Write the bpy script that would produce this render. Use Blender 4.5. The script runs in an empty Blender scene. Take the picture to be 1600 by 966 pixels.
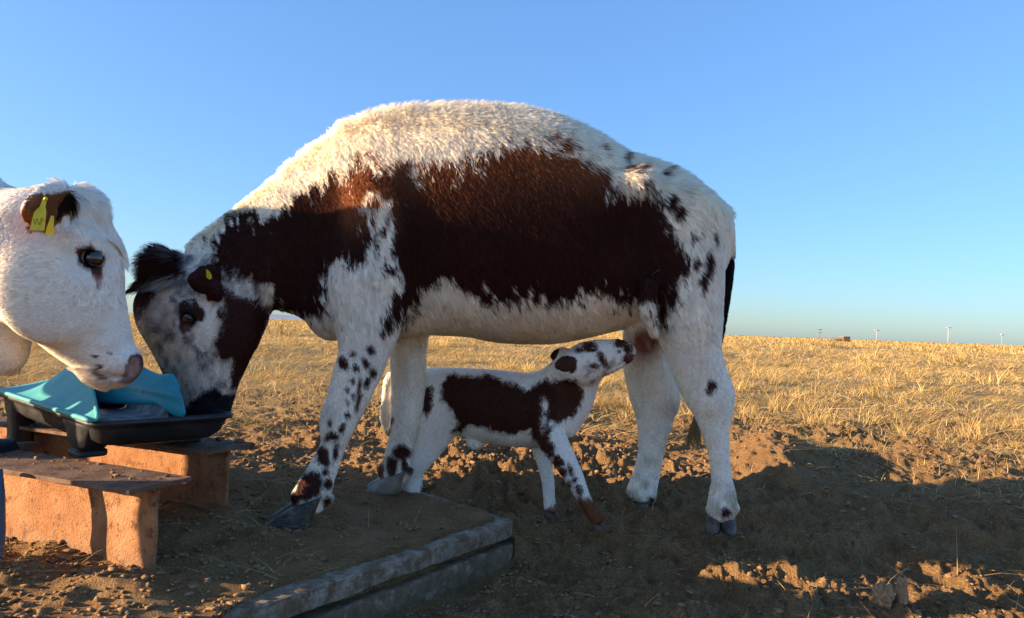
import bpy, bmesh, math, random
import numpy as np
from mathutils import Matrix, Vector

# ------------------------------------------------------------------ camera, world, sun, exposure
SC = bpy.context.scene
COL = SC.collection
rng = np.random.default_rng(7)
random.seed(7)
FPX = 1155.0
CAM = np.array([0.0, 0.0, 0.65])
_p, _r = math.radians(1.42), math.radians(2.02)
Fv = np.array([0, math.cos(_p), math.sin(_p)])
U0 = np.array([0, -math.sin(_p), math.cos(_p)])
R0 = np.array([1.0, 0, 0])
Rv = math.cos(_r) * R0 + math.sin(_r) * U0
Uv = math.cos(_r) * U0 - math.sin(_r) * R0
cd = bpy.data.cameras.new('camera')
cd.sensor_width = 36.0
cd.lens = FPX / 1600 * 36
cd.clip_start, cd.clip_end = 0.05, 20000
cam = bpy.data.objects.new('camera', cd)
COL.objects.link(cam)
m = Matrix.Identity(4)
for i in range(3):
    m[i][0], m[i][1], m[i][2], m[i][3] = Rv[i], Uv[i], -Fv[i], CAM[i]
cam.matrix_world = m
SC.camera = cam

SUN_EL = math.radians(11.0)
SUN_AZ = np.array([-1.0, -0.17]); SUN_AZ = SUN_AZ / np.linalg.norm(SUN_AZ)   # towards the sun
world = bpy.data.worlds.new('World')
SC.world = world
world.use_nodes = True
wn = world.node_tree
bg = wn.nodes['Background']
sky = wn.nodes.new('ShaderNodeTexSky')
sky.sky_type = 'NISHITA'
sky.sun_disc = False
SKYC = 0.40
sky.sun_elevation = SUN_EL
sky.sun_rotation = math.atan2(SUN_AZ[0], SUN_AZ[1])
sky.altitude = 1000
sky.air_density = 0.9
sky.dust_density = 1.8
sky.ozone_density = 3.8
# flattened sky tones: the whole dome's brightness range is compressed by one power law
bw = wn.nodes.new('ShaderNodeRGBToBW')
dv = wn.nodes.new('ShaderNodeMath'); dv.operation = 'DIVIDE'; dv.inputs[1].default_value = 1.24
pw = wn.nodes.new('ShaderNodeMath'); pw.operation = 'POWER'; pw.inputs[1].default_value = -SKYC
sc_ = wn.nodes.new('ShaderNodeVectorMath'); sc_.operation = 'SCALE'
wn.links.new(sky.outputs[0], bw.inputs[0])
wn.links.new(bw.outputs[0], dv.inputs[0])
wn.links.new(dv.outputs[0], pw.inputs[0])
wn.links.new(sky.outputs[0], sc_.inputs[0])
wn.links.new(pw.outputs[0], sc_.inputs['Scale'])
wn.links.new(sc_.outputs[0], bg.inputs[0])
bg.inputs[1].default_value = 0.116
sd = bpy.data.lights.new('sun', 'SUN')
sd.energy = 4.7
sd.angle = math.radians(0.5)
sd.color = (1.0, 0.74, 0.45)
sun = bpy.data.objects.new('sun', sd)
COL.objects.link(sun)
sdir = Vector((-SUN_AZ[0] * math.cos(SUN_EL), -SUN_AZ[1] * math.cos(SUN_EL), -math.sin(SUN_EL)))
sun.rotation_euler = sdir.to_track_quat('-Z', 'Y').to_euler()
sun.location = (-6, -3, 5)
SC.view_settings.view_transform = 'Standard'
SC.view_settings.look = 'None'
SC.view_settings.exposure = 1.68
SC.view_settings.gamma = 1.0
SC.view_settings.use_curve_mapping = False
SC.render.engine = 'CYCLES'
SC.cycles.use_denoising = True
SC.cycles.max_bounces = 12
SC.cycles.diffuse_bounces = 6
SC.cycles.transmission_bounces = 8
SC.cycles_curves.shape = 'RIBBONS'

# ------------------------------------------------------------------ helpers
def W(px, py, Y):
    """photograph pixel -> world point at distance Y (metres along world y)"""
    d = Rv * (px - 800) / FPX + Uv * (483 - py) / FPX + Fv
    return CAM + d * (Y / d[1])

def Wz(px, py, z):
    d = Rv * (px - 800) / FPX + Uv * (483 - py) / FPX + Fv
    return CAM + d * ((z - CAM[2]) / d[2])

def proj(P):
    q = np.asarray(P) - CAM
    w = q @ Fv
    return 800 + FPX * (q @ Rv) / w, 483 - FPX * (q @ Uv) / w

def sstep(a, b, x):
    t = np.clip((x - a) / (b - a), 0, 1)
    return t * t * (3 - 2 * t)

def _hash(ix, iy, iz, seed):
    h = (ix.astype(np.int64) * 374761393 + iy.astype(np.int64) * 668265263 + iz.astype(np.int64) * 2147483647 + seed * 1274126177) & 0xffffffff
    h = ((h ^ (h >> 13)) * 1274126177) & 0xffffffff
    h = ((h ^ (h >> 16)) * 2246822519) & 0xffffffff
    h = h ^ (h >> 15)
    return (h & 0xffffff) / float(0xffffff)

def vnoise3(x, y, z, seed=0):
    ix, iy, iz = np.floor(x), np.floor(y), np.floor(z)
    fx, fy, fz = x - ix, y - iy, z - iz
    fx = fx * fx * (3 - 2 * fx); fy = fy * fy * (3 - 2 * fy); fz = fz * fz * (3 - 2 * fz)
    r = 0
    for dx in (0, 1):
        for dy in (0, 1):
            for dz in (0, 1):
                w = (fx if dx else 1 - fx) * (fy if dy else 1 - fy) * (fz if dz else 1 - fz)
                r = r + w * _hash(ix + dx, iy + dy, iz + dz, seed)
    return r * 2 - 1

def vnoise2(x, y, seed=0):
    ix, iy = np.floor(x), np.floor(y)
    fx, fy = x - ix, y - iy
    fx = fx * fx * (3 - 2 * fx); fy = fy * fy * (3 - 2 * fy)
    z = np.zeros_like(ix)
    a = _hash(ix, iy, z, seed); b = _hash(ix + 1, iy, z, seed)
    c = _hash(ix, iy + 1, z, seed); d = _hash(ix + 1, iy + 1, z, seed)
    return ((a * (1 - fx) + b * fx) * (1 - fy) + (c * (1 - fx) + d * fx) * fy) * 2 - 1

def fbm2(x, y, octv=4, seed=0, gain=0.5):
    r, a, f = 0, 1.0, 1.0
    for o in range(octv):
        r = r + a * vnoise2(x * f + 13.7 * o, y * f - 7.3 * o, seed + o)
        a *= gain; f *= 2.03
    return r

def worley2(x, y, seed=0):
    ix, iy = np.floor(x), np.floor(y)
    z = np.zeros_like(ix)
    best = np.full(x.shape, 9.0)
    cid = np.zeros(x.shape)
    for dx in (-1, 0, 1):
        for dy in (-1, 0, 1):
            cx, cy = ix + dx, iy + dy
            jx = _hash(cx, cy, z, seed); jy = _hash(cx, cy, z + 1, seed)
            d = (cx + jx - x) ** 2 + (cy + jy - y) ** 2
            k = d < best
            best = np.where(k, d, best)
            cid = np.where(k, _hash(cx, cy, z + 2, seed), cid)
    return np.sqrt(best), cid

def tag(o, label=None, cat=None, group=None, kind=None):
    if label: o['label'] = label
    if cat: o['category'] = cat
    if group: o['group'] = group
    if kind: o['kind'] = kind
    return o

def mesh_obj(name, V, F, mat=None, parent=None, base=None, smooth=True, colour=None):
    """V in world coordinates; base = world point that becomes the object's origin"""
    V = np.asarray(V, dtype=float)
    if parent is not None:
        base = np.array(parent['base_pt']) if base is None else base
    b = np.zeros(3) if base is None else np.asarray(base, float)
    me = bpy.data.meshes.new(name)
    if isinstance(F, np.ndarray):
        n = F.shape[1]
        me.vertices.add(len(V)); me.vertices.foreach_set('co', (V - b).astype(np.float32).ravel())
        me.loops.add(F.size); me.loops.foreach_set('vertex_index', F.astype(np.int32).ravel())
        me.polygons.add(len(F)); me.polygons.foreach_set('loop_start', np.arange(0, F.size, n, dtype=np.int32))
        me.update(calc_edges=True)
    else:
        me.from_pydata([tuple(v) for v in (V - b)], [], F)
        me.update()
    if smooth:
        me.polygons.foreach_set('use_smooth', np.ones(len(me.polygons), dtype=bool))
    if colour is not None:
        a = me.attributes.new('coat', 'FLOAT_COLOR', 'POINT')
        c = np.ones((len(V), 4), np.float32); c[:, :3] = colour
        a.data.foreach_set('color', c.ravel())
    if mat: me.materials.append(mat)
    o = bpy.data.objects.new(name, me)
    COL.objects.link(o)
    if parent is not None:
        o.parent = parent
        o.location = Vector(b - np.array(parent['base_pt']))
    else:
        o.location = Vector(b)
    return o

def empty(name, base):
    o = bpy.data.objects.new(name, None)
    COL.objects.link(o)
    o.location = Vector(base)
    o.empty_display_size = 0.1
    o['base_pt'] = [float(v) for v in base]
    return o

def bevel_obj(o, w, seg=2):
    bm = bmesh.new(); bm.from_mesh(o.data)
    bmesh.ops.bevel(bm, geom=bm.edges[:], offset=w, segments=seg, affect='EDGES', profile=0.5)
    bm.to_mesh(o.data); bm.free()

class NT:
    """small material builder"""
    def __init__(self, name, rough=0.7, spec=0.3):
        self.m = bpy.data.materials.new(name); self.m.use_nodes = True
        self.t = self.m.node_tree
        self.b = self.t.nodes['Principled BSDF']
        self.b.inputs['Roughness'].default_value = rough
        self.b.inputs['Specular IOR Level'].default_value = spec
    def n(self, kind, **kw):
        x = self.t.nodes.new(kind)
        for k, v in kw.items(): setattr(x, k, v)
        return x
    def l(self, a, b): self.t.links.new(a, b)
    def noise(self, scale, detail=4, rough=0.6, vec=None):
        x = self.n('ShaderNodeTexNoise')
        x.inputs['Scale'].default_value = scale; x.inputs['Detail'].default_value = detail; x.inputs['Roughness'].default_value = rough
        if vec is None:
            tc = self.n('ShaderNodeTexCoord'); vec = tc.outputs['Object']
        self.l(vec, x.inputs['Vector'])
        return x.outputs['Fac']
    def ramp(self, fac, stops):
        r = self.n('ShaderNodeValToRGB')
        e = r.color_ramp.elements
        while len(e) < len(stops): e.new(0.5)
        for k, (p, c) in enumerate(stops):
            e[k].position = p; e[k].color = (*c, 1)
        self.l(fac, r.inputs[0])
        return r.outputs[0]
    def mix(self, fac, a, b, mode='MIX'):
        x = self.n('ShaderNodeMix', data_type='RGBA', blend_type=mode)
        if isinstance(fac, (int, float)): x.inputs[0].default_value = fac
        else: self.l(fac, x.inputs[0])
        for s, v in ((6, a), (7, b)):
            if isinstance(v, tuple): x.inputs[s].default_value = (*v, 1)
            else: self.l(v, x.inputs[s])
        return x.outputs[2]
    def colour(self, c):
        if isinstance(c, tuple): self.b.inputs['Base Color'].default_value = (*c, 1)
        else: self.l(c, self.b.inputs['Base Color'])
    def bump(self, h, dist=0.01, strength=1.0):
        x = self.n('ShaderNodeBump'); x.inputs['Distance'].default_value = dist; x.inputs['Strength'].default_value = strength
        self.l(h, x.inputs['Height']); self.l(x.outputs[0], self.b.inputs['Normal'])

def attr_out(t, name, sock='Color'):
    a = t.n('ShaderNodeAttribute'); a.attribute_name = name
    return a.outputs[sock]

# ------------------------------------------------------------------ signed-distance bodies
def head_plane(px0, Y0):
    u = (px0 - 800) / FPX
    n = np.array([u, 1.0]); n /= np.linalg.norm(n)
    return (px0, Y0 * (u * n[0] + n[1]), n)

class Body:
    def __init__(self): self.pr = []
    def tube(self, st, k=0.03, step=0.012, sub=False):
        """st: list of (centre, e1 (unit), a, b) in world; e1 = in-plane cross axis"""
        C = np.array([s[0] for s in st]); E = np.array([s[1] for s in st])
        A = np.array([s[2] for s in st]); B = np.array([s[3] for s in st])
        D = np.concatenate([C, E, A[:, None], B[:, None]], 1)
        seg = np.linalg.norm(np.diff(C, axis=0), axis=1)
        P = np.vstack([2 * D[0] - D[1], D, 2 * D[-1] - D[-2]])
        out = []
        for i in range(len(C) - 1):
            n = max(2, int(seg[i] / min(step, 0.45 * max(0.006, min(A[i], B[i], A[i + 1], B[i + 1])))))
            for t in np.arange(n) / n:
                p0, p1, p2, p3 = P[i], P[i + 1], P[i + 2], P[i + 3]
                out.append(0.5 * ((2 * p1) + (-p0 + p2) * t + (2 * p0 - 5 * p1 + 4 * p2 - p3) * t * t + (-p0 + 3 * p1 - 3 * p2 + p3) * t ** 3))
        out.append(D[-1])
        D = np.array(out)
        C = D[:, :3]
        T = np.gradient(C, axis=0); T /= np.linalg.norm(T, axis=1)[:, None]
        E1 = D[:, 3:6]; E1 = E1 - (E1 * T).sum(1)[:, None] * T; E1 /= np.linalg.norm(E1, axis=1)[:, None]
        E2 = np.cross(T, E1)
        A = np.maximum(D[:, 6], 0.003); B = np.maximum(D[:, 7], 0.003)
        Lr = np.minimum(np.minimum(A, B) * 0.85, 0.13)
        self.pr.append((C, np.stack([E1, E2, T], 1), np.stack([A, B, Lr], 1), k, sub))
    def ptube(self, st, k=0.03, **kw):
        """st: list of (x1,y1,x2,y2,Y,b): the two edge pixels of a cross-section at distance Y"""
        q = []
        for x1, y1, x2, y2, Y, b in st:
            p1, p2 = W(x1, y1, Y), W(x2, y2, Y)
            d = p2 - p1; L = np.linalg.norm(d)
            q.append(((p1 + p2) / 2, d / L, L / 2, b))
        self.tube(q, k, **kw)
    def hpt(self, hp, px, py, off=0.0):
        """point on a head's middle plane under a pixel, moved off metres along the sight line"""
        u = (px - 800) / FPX
        Y = hp[1] / (u * hp[2][0] + hp[2][1])
        p = W(px, py, Y)
        return CAM + (p - CAM) * (1 + off / math.hypot(p[0], p[1]))
    def htube(self, hp, st, k=0.03, **kw):
        q = []
        for x1, y1, x2, y2, b in st:
            p1, p2 = self.hpt(hp, x1, y1), self.hpt(hp, x2, y2)
            d = p2 - p1; L = np.linalg.norm(d)
            q.append(((p1 + p2) / 2, d / L, L / 2, b))
        self.tube(q, k, **kw)
    def line(self, pts, k=0.02, e1=(0, 1, 0), **kw):
        """pts: list of (world point, radius a, radius b)"""
        self.tube([(np.array(p), np.array(e1, float), a, b) for p, a, b in pts], k, **kw)
    def ell(self, c, axes, radii, k=0.02, sub=False):
        axes = np.array(axes, float); axes = axes / np.linalg.norm(axes, axis=1)[:, None]
        self.pr.append((np.array([c]), axes[None], np.array([radii], float), k, sub))
    def ev(self, P):
        d = np.full(len(P), 0.3)
        for C, M, R, k, sub in self.pr:
            mar = 0.09
            ext = R.max(1)[:, None]
            lo = (C - ext).min(0) - mar; hi = (C + ext).max(0) + mar
            idx = np.nonzero(((P >= lo) & (P <= hi)).all(1))[0]
            if len(idx) == 0: continue
            Q = P[idx].astype(np.float32)
            best = np.full(len(Q), 0.3, np.float32)
            for i in range(len(C)):
                r = Q - C[i].astype(np.float32)
                near = np.nonzero((np.abs(r) < (R[i].max() + mar)).all(1))[0]
                if len(near) == 0: continue
                l = (r[near] @ M[i].T.astype(np.float32)) / R[i].astype(np.float32)
                k0 = np.sqrt((l * l).sum(1)) + 1e-6
                l2 = l / R[i].astype(np.float32)
                k1 = np.sqrt((l2 * l2).sum(1)) + 1e-6
                best[near] = np.minimum(best[near], k0 * (k0 - 1) / k1)
            o = d[idx]
            if sub:
                h = np.clip(0.5 - 0.5 * (o + best) / k, 0, 1)
                d[idx] = o * (1 - h) + (-best) * h + k * h * (1 - h)
            else:
                h = np.clip(0.5 + 0.5 * (o - best) / k, 0, 1)
                d[idx] = o * (1 - h) + best * h - k * h * (1 - h)
        return d
    def mesh(self, vox=0.007, bump=None):
        import openvdb
        lo = np.min([(p[0] - p[2].max(1)[:, None]).min(0) for p in self.pr if not p[4]], 0) - 0.03
        hi = np.max([(p[0] + p[2].max(1)[:, None]).max(0) for p in self.pr if not p[4]], 0) + 0.03
        R = 4
        cn = np.ceil((hi - lo) / (vox * R)).astype(int) + 1
        ax = [lo[i] + (np.arange(cn[i]) + 0.5) * vox * R for i in range(3)]
        G = np.stack(np.meshgrid(*ax, indexing='ij'), -1).reshape(-1, 3)
        dc = self.ev(G).reshape(cn)
        full = np.repeat(np.repeat(np.repeat(dc, R, 0), R, 1), R, 2).astype(np.float32)
        idx = np.argwhere(np.abs(full) < vox * R * 0.9 + 0.012)
        P = lo + (idx + 0.5) * vox
        d = self.ev(P)
        if bump is not None: d = d + bump(P)
        full[idx[:, 0], idx[:, 1], idx[:, 2]] = d
        g = openvdb.FloatGrid(0.3)
        g.copyFromArray(full)
        V, Q = g.convertToQuads(isovalue=0.0)
        V = lo + (np.asarray(V, float) + 0.5) * vox
        Q = np.asarray(Q)
        a_, b_, c_, d_ = (V[Q[:, i]] - V.mean(0) for i in range(4))
        if (np.cross(c_ - a_, d_ - b_) * (a_ + c_)).sum() < 0: Q = Q[:, ::-1]
        # keep the largest connected piece out of stray specks
        V = relax(V, Q, 4)
        return V, Q

def relax(V, Q, it):
    n = len(V)
    e = np.concatenate([Q[:, [0, 1]], Q[:, [1, 2]], Q[:, [2, 3]], Q[:, [3, 0]]])
    a = np.concatenate([e[:, 0], e[:, 1]]); b = np.concatenate([e[:, 1], e[:, 0]])
    cnt = np.bincount(a, minlength=n)[:, None]
    for lam in (0.5, -0.52) * it:
        S = np.stack([np.bincount(a, weights=V[b, i], minlength=n) for i in range(3)], 1) / np.maximum(cnt, 1)
        V = V + lam * (S - V)
    return V

def vnormals(V, Q):
    fn = np.cross(V[Q[:, 2]] - V[Q[:, 0]], V[Q[:, 3]] - V[Q[:, 1]])
    N = np.zeros_like(V)
    for i in range(4):
        for c in range(3):
            N[:, c] += np.bincount(Q[:, i], weights=fn[:, c], minlength=len(V))
    return N / (np.linalg.norm(N, axis=1)[:, None] + 1e-12)

def poly_sd(px, py, poly):
    """signed distance to a polygon, negative inside"""
    poly = np.array(poly, float)
    d = np.full(px.shape, 1e9)
    ins = np.zeros(px.shape, bool)
    n = len(poly)
    for i in range(n):
        a, b = poly[i], poly[(i + 1) % n]
        e = b - a
        wx, wy = px - a[0], py - a[1]
        t = np.clip((wx * e[0] + wy * e[1]) / (e @ e), 0, 1)
        d = np.minimum(d, (wx - t * e[0]) ** 2 + (wy - t * e[1]) ** 2)
        c = ((a[1] > py) != (b[1] > py))
        with np.errstate(divide='ignore', invalid='ignore'):
            xc = a[0] + (py - a[1]) * e[0] / (e[1] if e[1] else 1e-9)
        ins ^= c & (px < xc)
    return np.where(ins, -1, 1) * np.sqrt(d)

def spots_sd(px, py, spots):
    d = np.full(px.shape, 1e3)
    for s in spots:
        x, y, rx, ry = s[:4]
        an = math.radians(s[4]) if len(s) > 4 else 0
        u = (px - x) * math.cos(an) + (py - y) * math.sin(an)
        v = -(px - x) * math.sin(an) + (py - y) * math.cos(an)
        d = np.minimum(d, (np.sqrt((u / rx) ** 2 + (v / ry) ** 2) - 1) * min(rx, ry))
    return d

def make_hair(parent, name, V, Q, n, dens, length, lift, flow, colour, mat, clump=0.5, per=14, rad=0.0006, wave=0.25, npt=5, seed=1, droop=0.0):
    """fur as hair curves rooted on the body; dens/length/lift/flow/colour are functions of (root, normal)"""
    g = np.random.default_rng(seed)
    N = vnormals(V, Q)
    fc = V[Q].mean(1); fnv = N[Q].mean(1); fnv /= np.linalg.norm(fnv, axis=1)[:, None] + 1e-9
    ar = 0.5 * np.linalg.norm(np.cross(V[Q[:, 2]] - V[Q[:, 0]], V[Q[:, 3]] - V[Q[:, 1]]), axis=1)
    w = ar * dens(fc, fnv)
    f = g.choice(len(Q), n, p=w / w.sum())
    u, v = g.random(n)[:, None], g.random(n)[:, None]
    c = V[Q[f]]; cn = N[Q[f]]
    bl = lambda z: (z[:, 0] * (1 - u) + z[:, 1] * u) * (1 - v) + (z[:, 3] * (1 - u) + z[:, 2] * u) * v
    P = bl(c); Nn = bl(cn); Nn /= np.linalg.norm(Nn, axis=1)[:, None] + 1e-9
    L = length(P, Nn) * (0.6 + 0.6 * g.random(n))
    T = flow(P, Nn)
    s = 1 / 0.045
    wob = np.stack([vnoise3(P[:, 0] * s, P[:, 1] * s, P[:, 2] * s, 11 + i) for i in range(3)], 1)
    wob2 = np.stack([vnoise3(P[:, 0] * s * 3, P[:, 1] * s * 3, P[:, 2] * s * 3, 21 + i) for i in range(3)], 1)
    T = T + wob * wave * 1.6 + wob2 * wave + g.normal(0, wave * 0.5, (n, 3))
    T = T - (T * Nn).sum(1)[:, None] * Nn
    T /= np.linalg.norm(T, axis=1)[:, None] + 1e-9
    li = lift(P, Nn)[:, None] * (0.8 + 0.4 * g.random((n, 1)))
    D0 = T * np.cos(li) + Nn * np.sin(li)
    li2 = li * 0.45
    D1 = T * np.cos(li2) + Nn * np.sin(li2)
    D1 = D1 + np.array([0, 0, -1.0]) * droop
    D1 /= np.linalg.norm(D1, axis=1)[:, None] + 1e-9
    # clump targets: every hair leans to the nearest of a set of guide hairs
    from mathutils.kdtree import KDTree
    gi = g.choice(n, max(10, int(n / per)), replace=False)
    kd = KDTree(len(gi))
    for k_, q_ in enumerate(P[gi]): kd.insert(q_, k_)
    kd.balance()
    inv = np.array([kd.find(q_)[1] for q_ in P])
    ctr = P[gi][inv]; cdir = D1[gi][inv]
    pts = np.zeros((n, npt, 3))
    for i in range(npt):
        t = i / (npt - 1)
        free = P + L[:, None] * (D0 * (t - t * t / 2) * 1.0 + D1 * (t * t / 2) * 1.0)
        tip = ctr + cdir * L[:, None] * (0.75 + 0) * t + Nn * L[:, None] * 0.12 * t
        k = clump * t ** 1.3
        pts[:, i] = free * (1 - k) + tip * k
    pts -= Nn[:, None, :] * 0.001
    b = np.array(parent['base_pt'])
    hc = bpy.data.hair_curves.new(name)
    hc.add_curves([npt] * n)
    hc.attributes['position'].data.foreach_set('vector', (pts - b).astype(np.float32).ravel())
    ra = hc.attributes.get('radius') or hc.attributes.new('radius', 'FLOAT', 'POINT')
    prof = np.linspace(1, 0.12, npt) ** 0.8
    rr = (rad * (0.7 + 0.6 * g.random(n)))[:, None] * prof[None]
    ra.data.foreach_set('value', rr.astype(np.float32).ravel())
    ca = hc.attributes.new('coat', 'FLOAT_COLOR', 'CURVE')
    cc = np.ones((n, 4), np.float32); cc[:, :3] = np.clip(colour(P, Nn, g.random(n)) * (1 + g.normal(0, 0.10, (n, 1)) + g.normal(0, .09, len(gi))[inv][:, None]), 0.003, 0.9)
    ca.data.foreach_set('color', cc.ravel())
    na = hc.attributes.new('nrm', 'FLOAT_VECTOR', 'CURVE')
    nj = Nn + g.normal(0, .30, (n, 3)) + (cdir - D1) * .35
    nj /= np.linalg.norm(nj, axis=1)[:, None]
    na.data.foreach_set('vector', nj.astype(np.float32).ravel())
    hc.materials.append(mat)
    o = bpy.data.objects.new(name, hc)
    COL.objects.link(o)
    o.parent = parent
    return o

# ------------------------------------------------------------------ materials for the animals
def mat_skin():
    t = NT('coat_skin', 0.75, 0.15)
    c = attr_out(t, 'coat')
    t.colour(t.mix(0.6, c, t.ramp(t.noise(160, 3, 0.6), [(0.3, (1.0, 1.0, 1.0)), (0.7, (1.2, 1.18, 1.15))]), 'MULTIPLY'))
    t.bump(t.noise(300, 2, 0.5), 0.002, 0.4)
    return t.m

def mat_hair():
    t = NT('coat_hair')
    t.t.nodes.remove(t.b)
    out = t.t.nodes['Material Output']
    d = t.n('ShaderNodeBsdfDiffuse'); t.l(attr_out(t, 'coat'), d.inputs['Color']); t.l(attr_out(t, 'nrm', 'Vector'), d.inputs['Normal'])
    # light that reaches a strand from behind still falls on the coat's own side: the same lambert term, split over the strand
    ng = t.n('ShaderNodeVectorMath', operation='SCALE'); ng.inputs['Scale'].default_value = -1.0; t.l(attr_out(t, 'nrm', 'Vector'), ng.inputs[0])
    bk = t.n('ShaderNodeBsdfTranslucent'); t.l(t.mix(0.35, attr_out(t, 'coat'), (0, 0, 0)), bk.inputs['Color']); t.l(ng.outputs[0], bk.inputs['Normal'])
    ad = t.n('ShaderNodeAddShader'); t.l(d.outputs[0], ad.inputs[0]); t.l(bk.outputs[0], ad.inputs[1])
    tr = t.n('ShaderNodeBsdfHair', component='Transmission'); t.l(attr_out(t, 'coat'), tr.inputs['Color'])
    tr.inputs['RoughnessU'].default_value = 0.4; tr.inputs['RoughnessV'].default_value = 0.6
    rf = t.n('ShaderNodeBsdfHair', component='Reflection'); t.l(attr_out(t, 'coat'), rf.inputs['Color'])
    rf.inputs['RoughnessU'].default_value = 0.35; rf.inputs['RoughnessV'].default_value = 0.6
    m1 = t.n('ShaderNodeMixShader'); m1.inputs[0].default_value = 0.5; t.l(tr.outputs[0], m1.inputs[1]); t.l(rf.outputs[0], m1.inputs[2])
    m2 = t.n('ShaderNodeMixShader'); m2.inputs[0].default_value = 0.2; t.l(ad.outputs[0], m2.inputs[1]); t.l(m1.outputs[0], m2.inputs[2])
    t.l(m2.outputs[0], out.inputs[0])
    return t.m

M_SKIN, M_HAIR = mat_skin(), mat_hair()

def mat_hoof():
    t = NT('hoof_horn', 0.58, 0.35)
    t.colour(t.mix(t.ramp(t.noise(30, 6, .7), [(.45, (0, 0, 0)), (.68, (.85, .85, .85))]), t.ramp(t.noise(22, 4), [(0.3, (0.020, 0.020, 0.023)), (0.7, (0.075, 0.066, 0.058))]), (.22, .145, .085)))
    w = t.n('ShaderNodeTexWave', bands_direction='Z'); w.inputs['Scale'].default_value = 55; w.inputs['Distortion'].default_value = 3
    tc = t.n('ShaderNodeTexCoord'); t.l(tc.outputs['Object'], w.inputs['Vector'])
    t.bump(w.outputs['Fac'], 0.0006, 0.3)
    return t.m
def mat_horn_pale():
    t = NT('hoof_horn_pale', 0.5, 0.4)
    t.colour(t.ramp(t.noise(18, 4), [(0.3, (0.10, 0.075, 0.055)), (0.7, (0.30, 0.24, 0.17))]))
    return t.m
M_HOOF, M_HOOFP = mat_hoof(), mat_horn_pale()
M_CALFH = NT('calf_horn', .6, .3); M_CALFH.colour((.11, .06, .035)); M_CALFH = M_CALFH.m
def mat_plain(name, c, rough=0.5, spec=0.4, coat=0.0):
    t = NT(name, rough, spec); t.colour(c)
    t.b.inputs['Coat Weight'].default_value = coat
    return t.m
M_EYE = mat_plain('eye_dark', (0.006, 0.005, 0.006), 0.06, 0.6, 1.0)
M_IRIS = mat_plain('eye_brown', (0.03, 0.016, 0.010), 0.08, 0.6, 1.0)
M_SCL = mat_plain('eye_sclera', (0.50, 0.42, 0.38), 0.12, 0.5, 1.0)
def mat_tag():
    t = NT('tag_yellow', 0.4, 0.4)
    t.colour(t.ramp(t.noise(40, 3), [(0.3, (0.72, 0.52, 0.02)), (0.7, (0.86, 0.68, 0.03))]))
    return t.m
M_TAG = mat_tag()
M_TAGINK = mat_plain('tag_ink', (0.42, 0.30, 0.01), 0.6)

def uvsphere(name, c, r, mat, parent, scale=(1, 1, 1), rot=None, seg=20):
    V, F = [], []
    n, mm = seg, seg // 2
    for j in range(mm + 1):
        th = math.pi * j / mm
        for i in range(n):
            ph = 2 * math.pi * i / n
            V.append((r * scale[0] * math.sin(th) * math.cos(ph), r * scale[1] * math.sin(th) * math.sin(ph), r * scale[2] * math.cos(th)))
    for j in range(mm):
        for i in range(n):
            F.append((j * n + i, (j + 1) * n + i, (j + 1) * n + (i + 1) % n, j * n + (i + 1) % n))
    V = np.array(V)
    if rot is not None: V = V @ np.array(rot)
    bm_o = mesh_obj(name, V + np.array(c), F, mat, parent)
    return bm_o

def hoof(parent, top, toe, ln, wd, ht, mat, drop=0.0, splay=0.12, tilt=0.9):
    """two claws under the point top (centre of the coronet); toe = horizontal unit direction of the toes"""
    toe = np.array([toe[0], toe[1], 0.0]); toe /= np.linalg.norm(toe)
    side = np.array([-toe[1], toe[0], 0.0])
    for s in (-1, 1):
        V, F = [], []
        nr, nc = 9, 18
        cs, sn = math.cos(s * splay), math.sin(s * splay)
        fw = toe * cs + side * sn
        sd_ = side * cs - toe * sn
        for j in range(nr):
            t = j / (nr - 1)
            tt = t ** 0.9
            hl = ln * (0.30 + 0.22 * tt); hw = wd * (0.80 + 0.22 * tt - (0.12 if j == nr - 1 else 0))
            off = ln * tilt * 0.42 * tt - ln * 0.05
            zz = -ht * t
            for i in range(nc):
                a = 2 * math.pi * i / nc
                ca, sa = math.cos(a), math.sin(a)
                taper = 1 - 0.45 * max(0, ca) ** 2.2
                lift = -0.35 * ht * (1 - t) * ca * 0.6
                p = np.array(top) + side * s * wd * 0.90 + fw * (off + hl * ca) + sd_ * hw * sa * taper + np.array([0, 0, zz + lift])
                V.append(p)
        for j in range(nr - 1):
            for i in range(nc):
                F.append((j * nc + i, (j + 1) * nc + i, (j + 1) * nc + (i + 1) % nc, j * nc + (i + 1) % nc))
        F.append(tuple(range(nc))[::1]); F.append(tuple((nr - 1) * nc + i for i in range(nc))[::-1])
        mesh_obj('hoof', np.array(V), F, mat, parent)

WHITE = np.array([0.80, 0.72, 0.60])
DARK = np.array([0.040, 0.0145, 0.0115])
SUNLIT_RED = np.array([0.23, 0.078, 0.030])  # dark coat as low sun reddens it, put into the colour
def mixc(a, b, t): return a * (1 - t[:, None]) + b * t[:, None]
HAIRQ = 1.0

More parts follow.
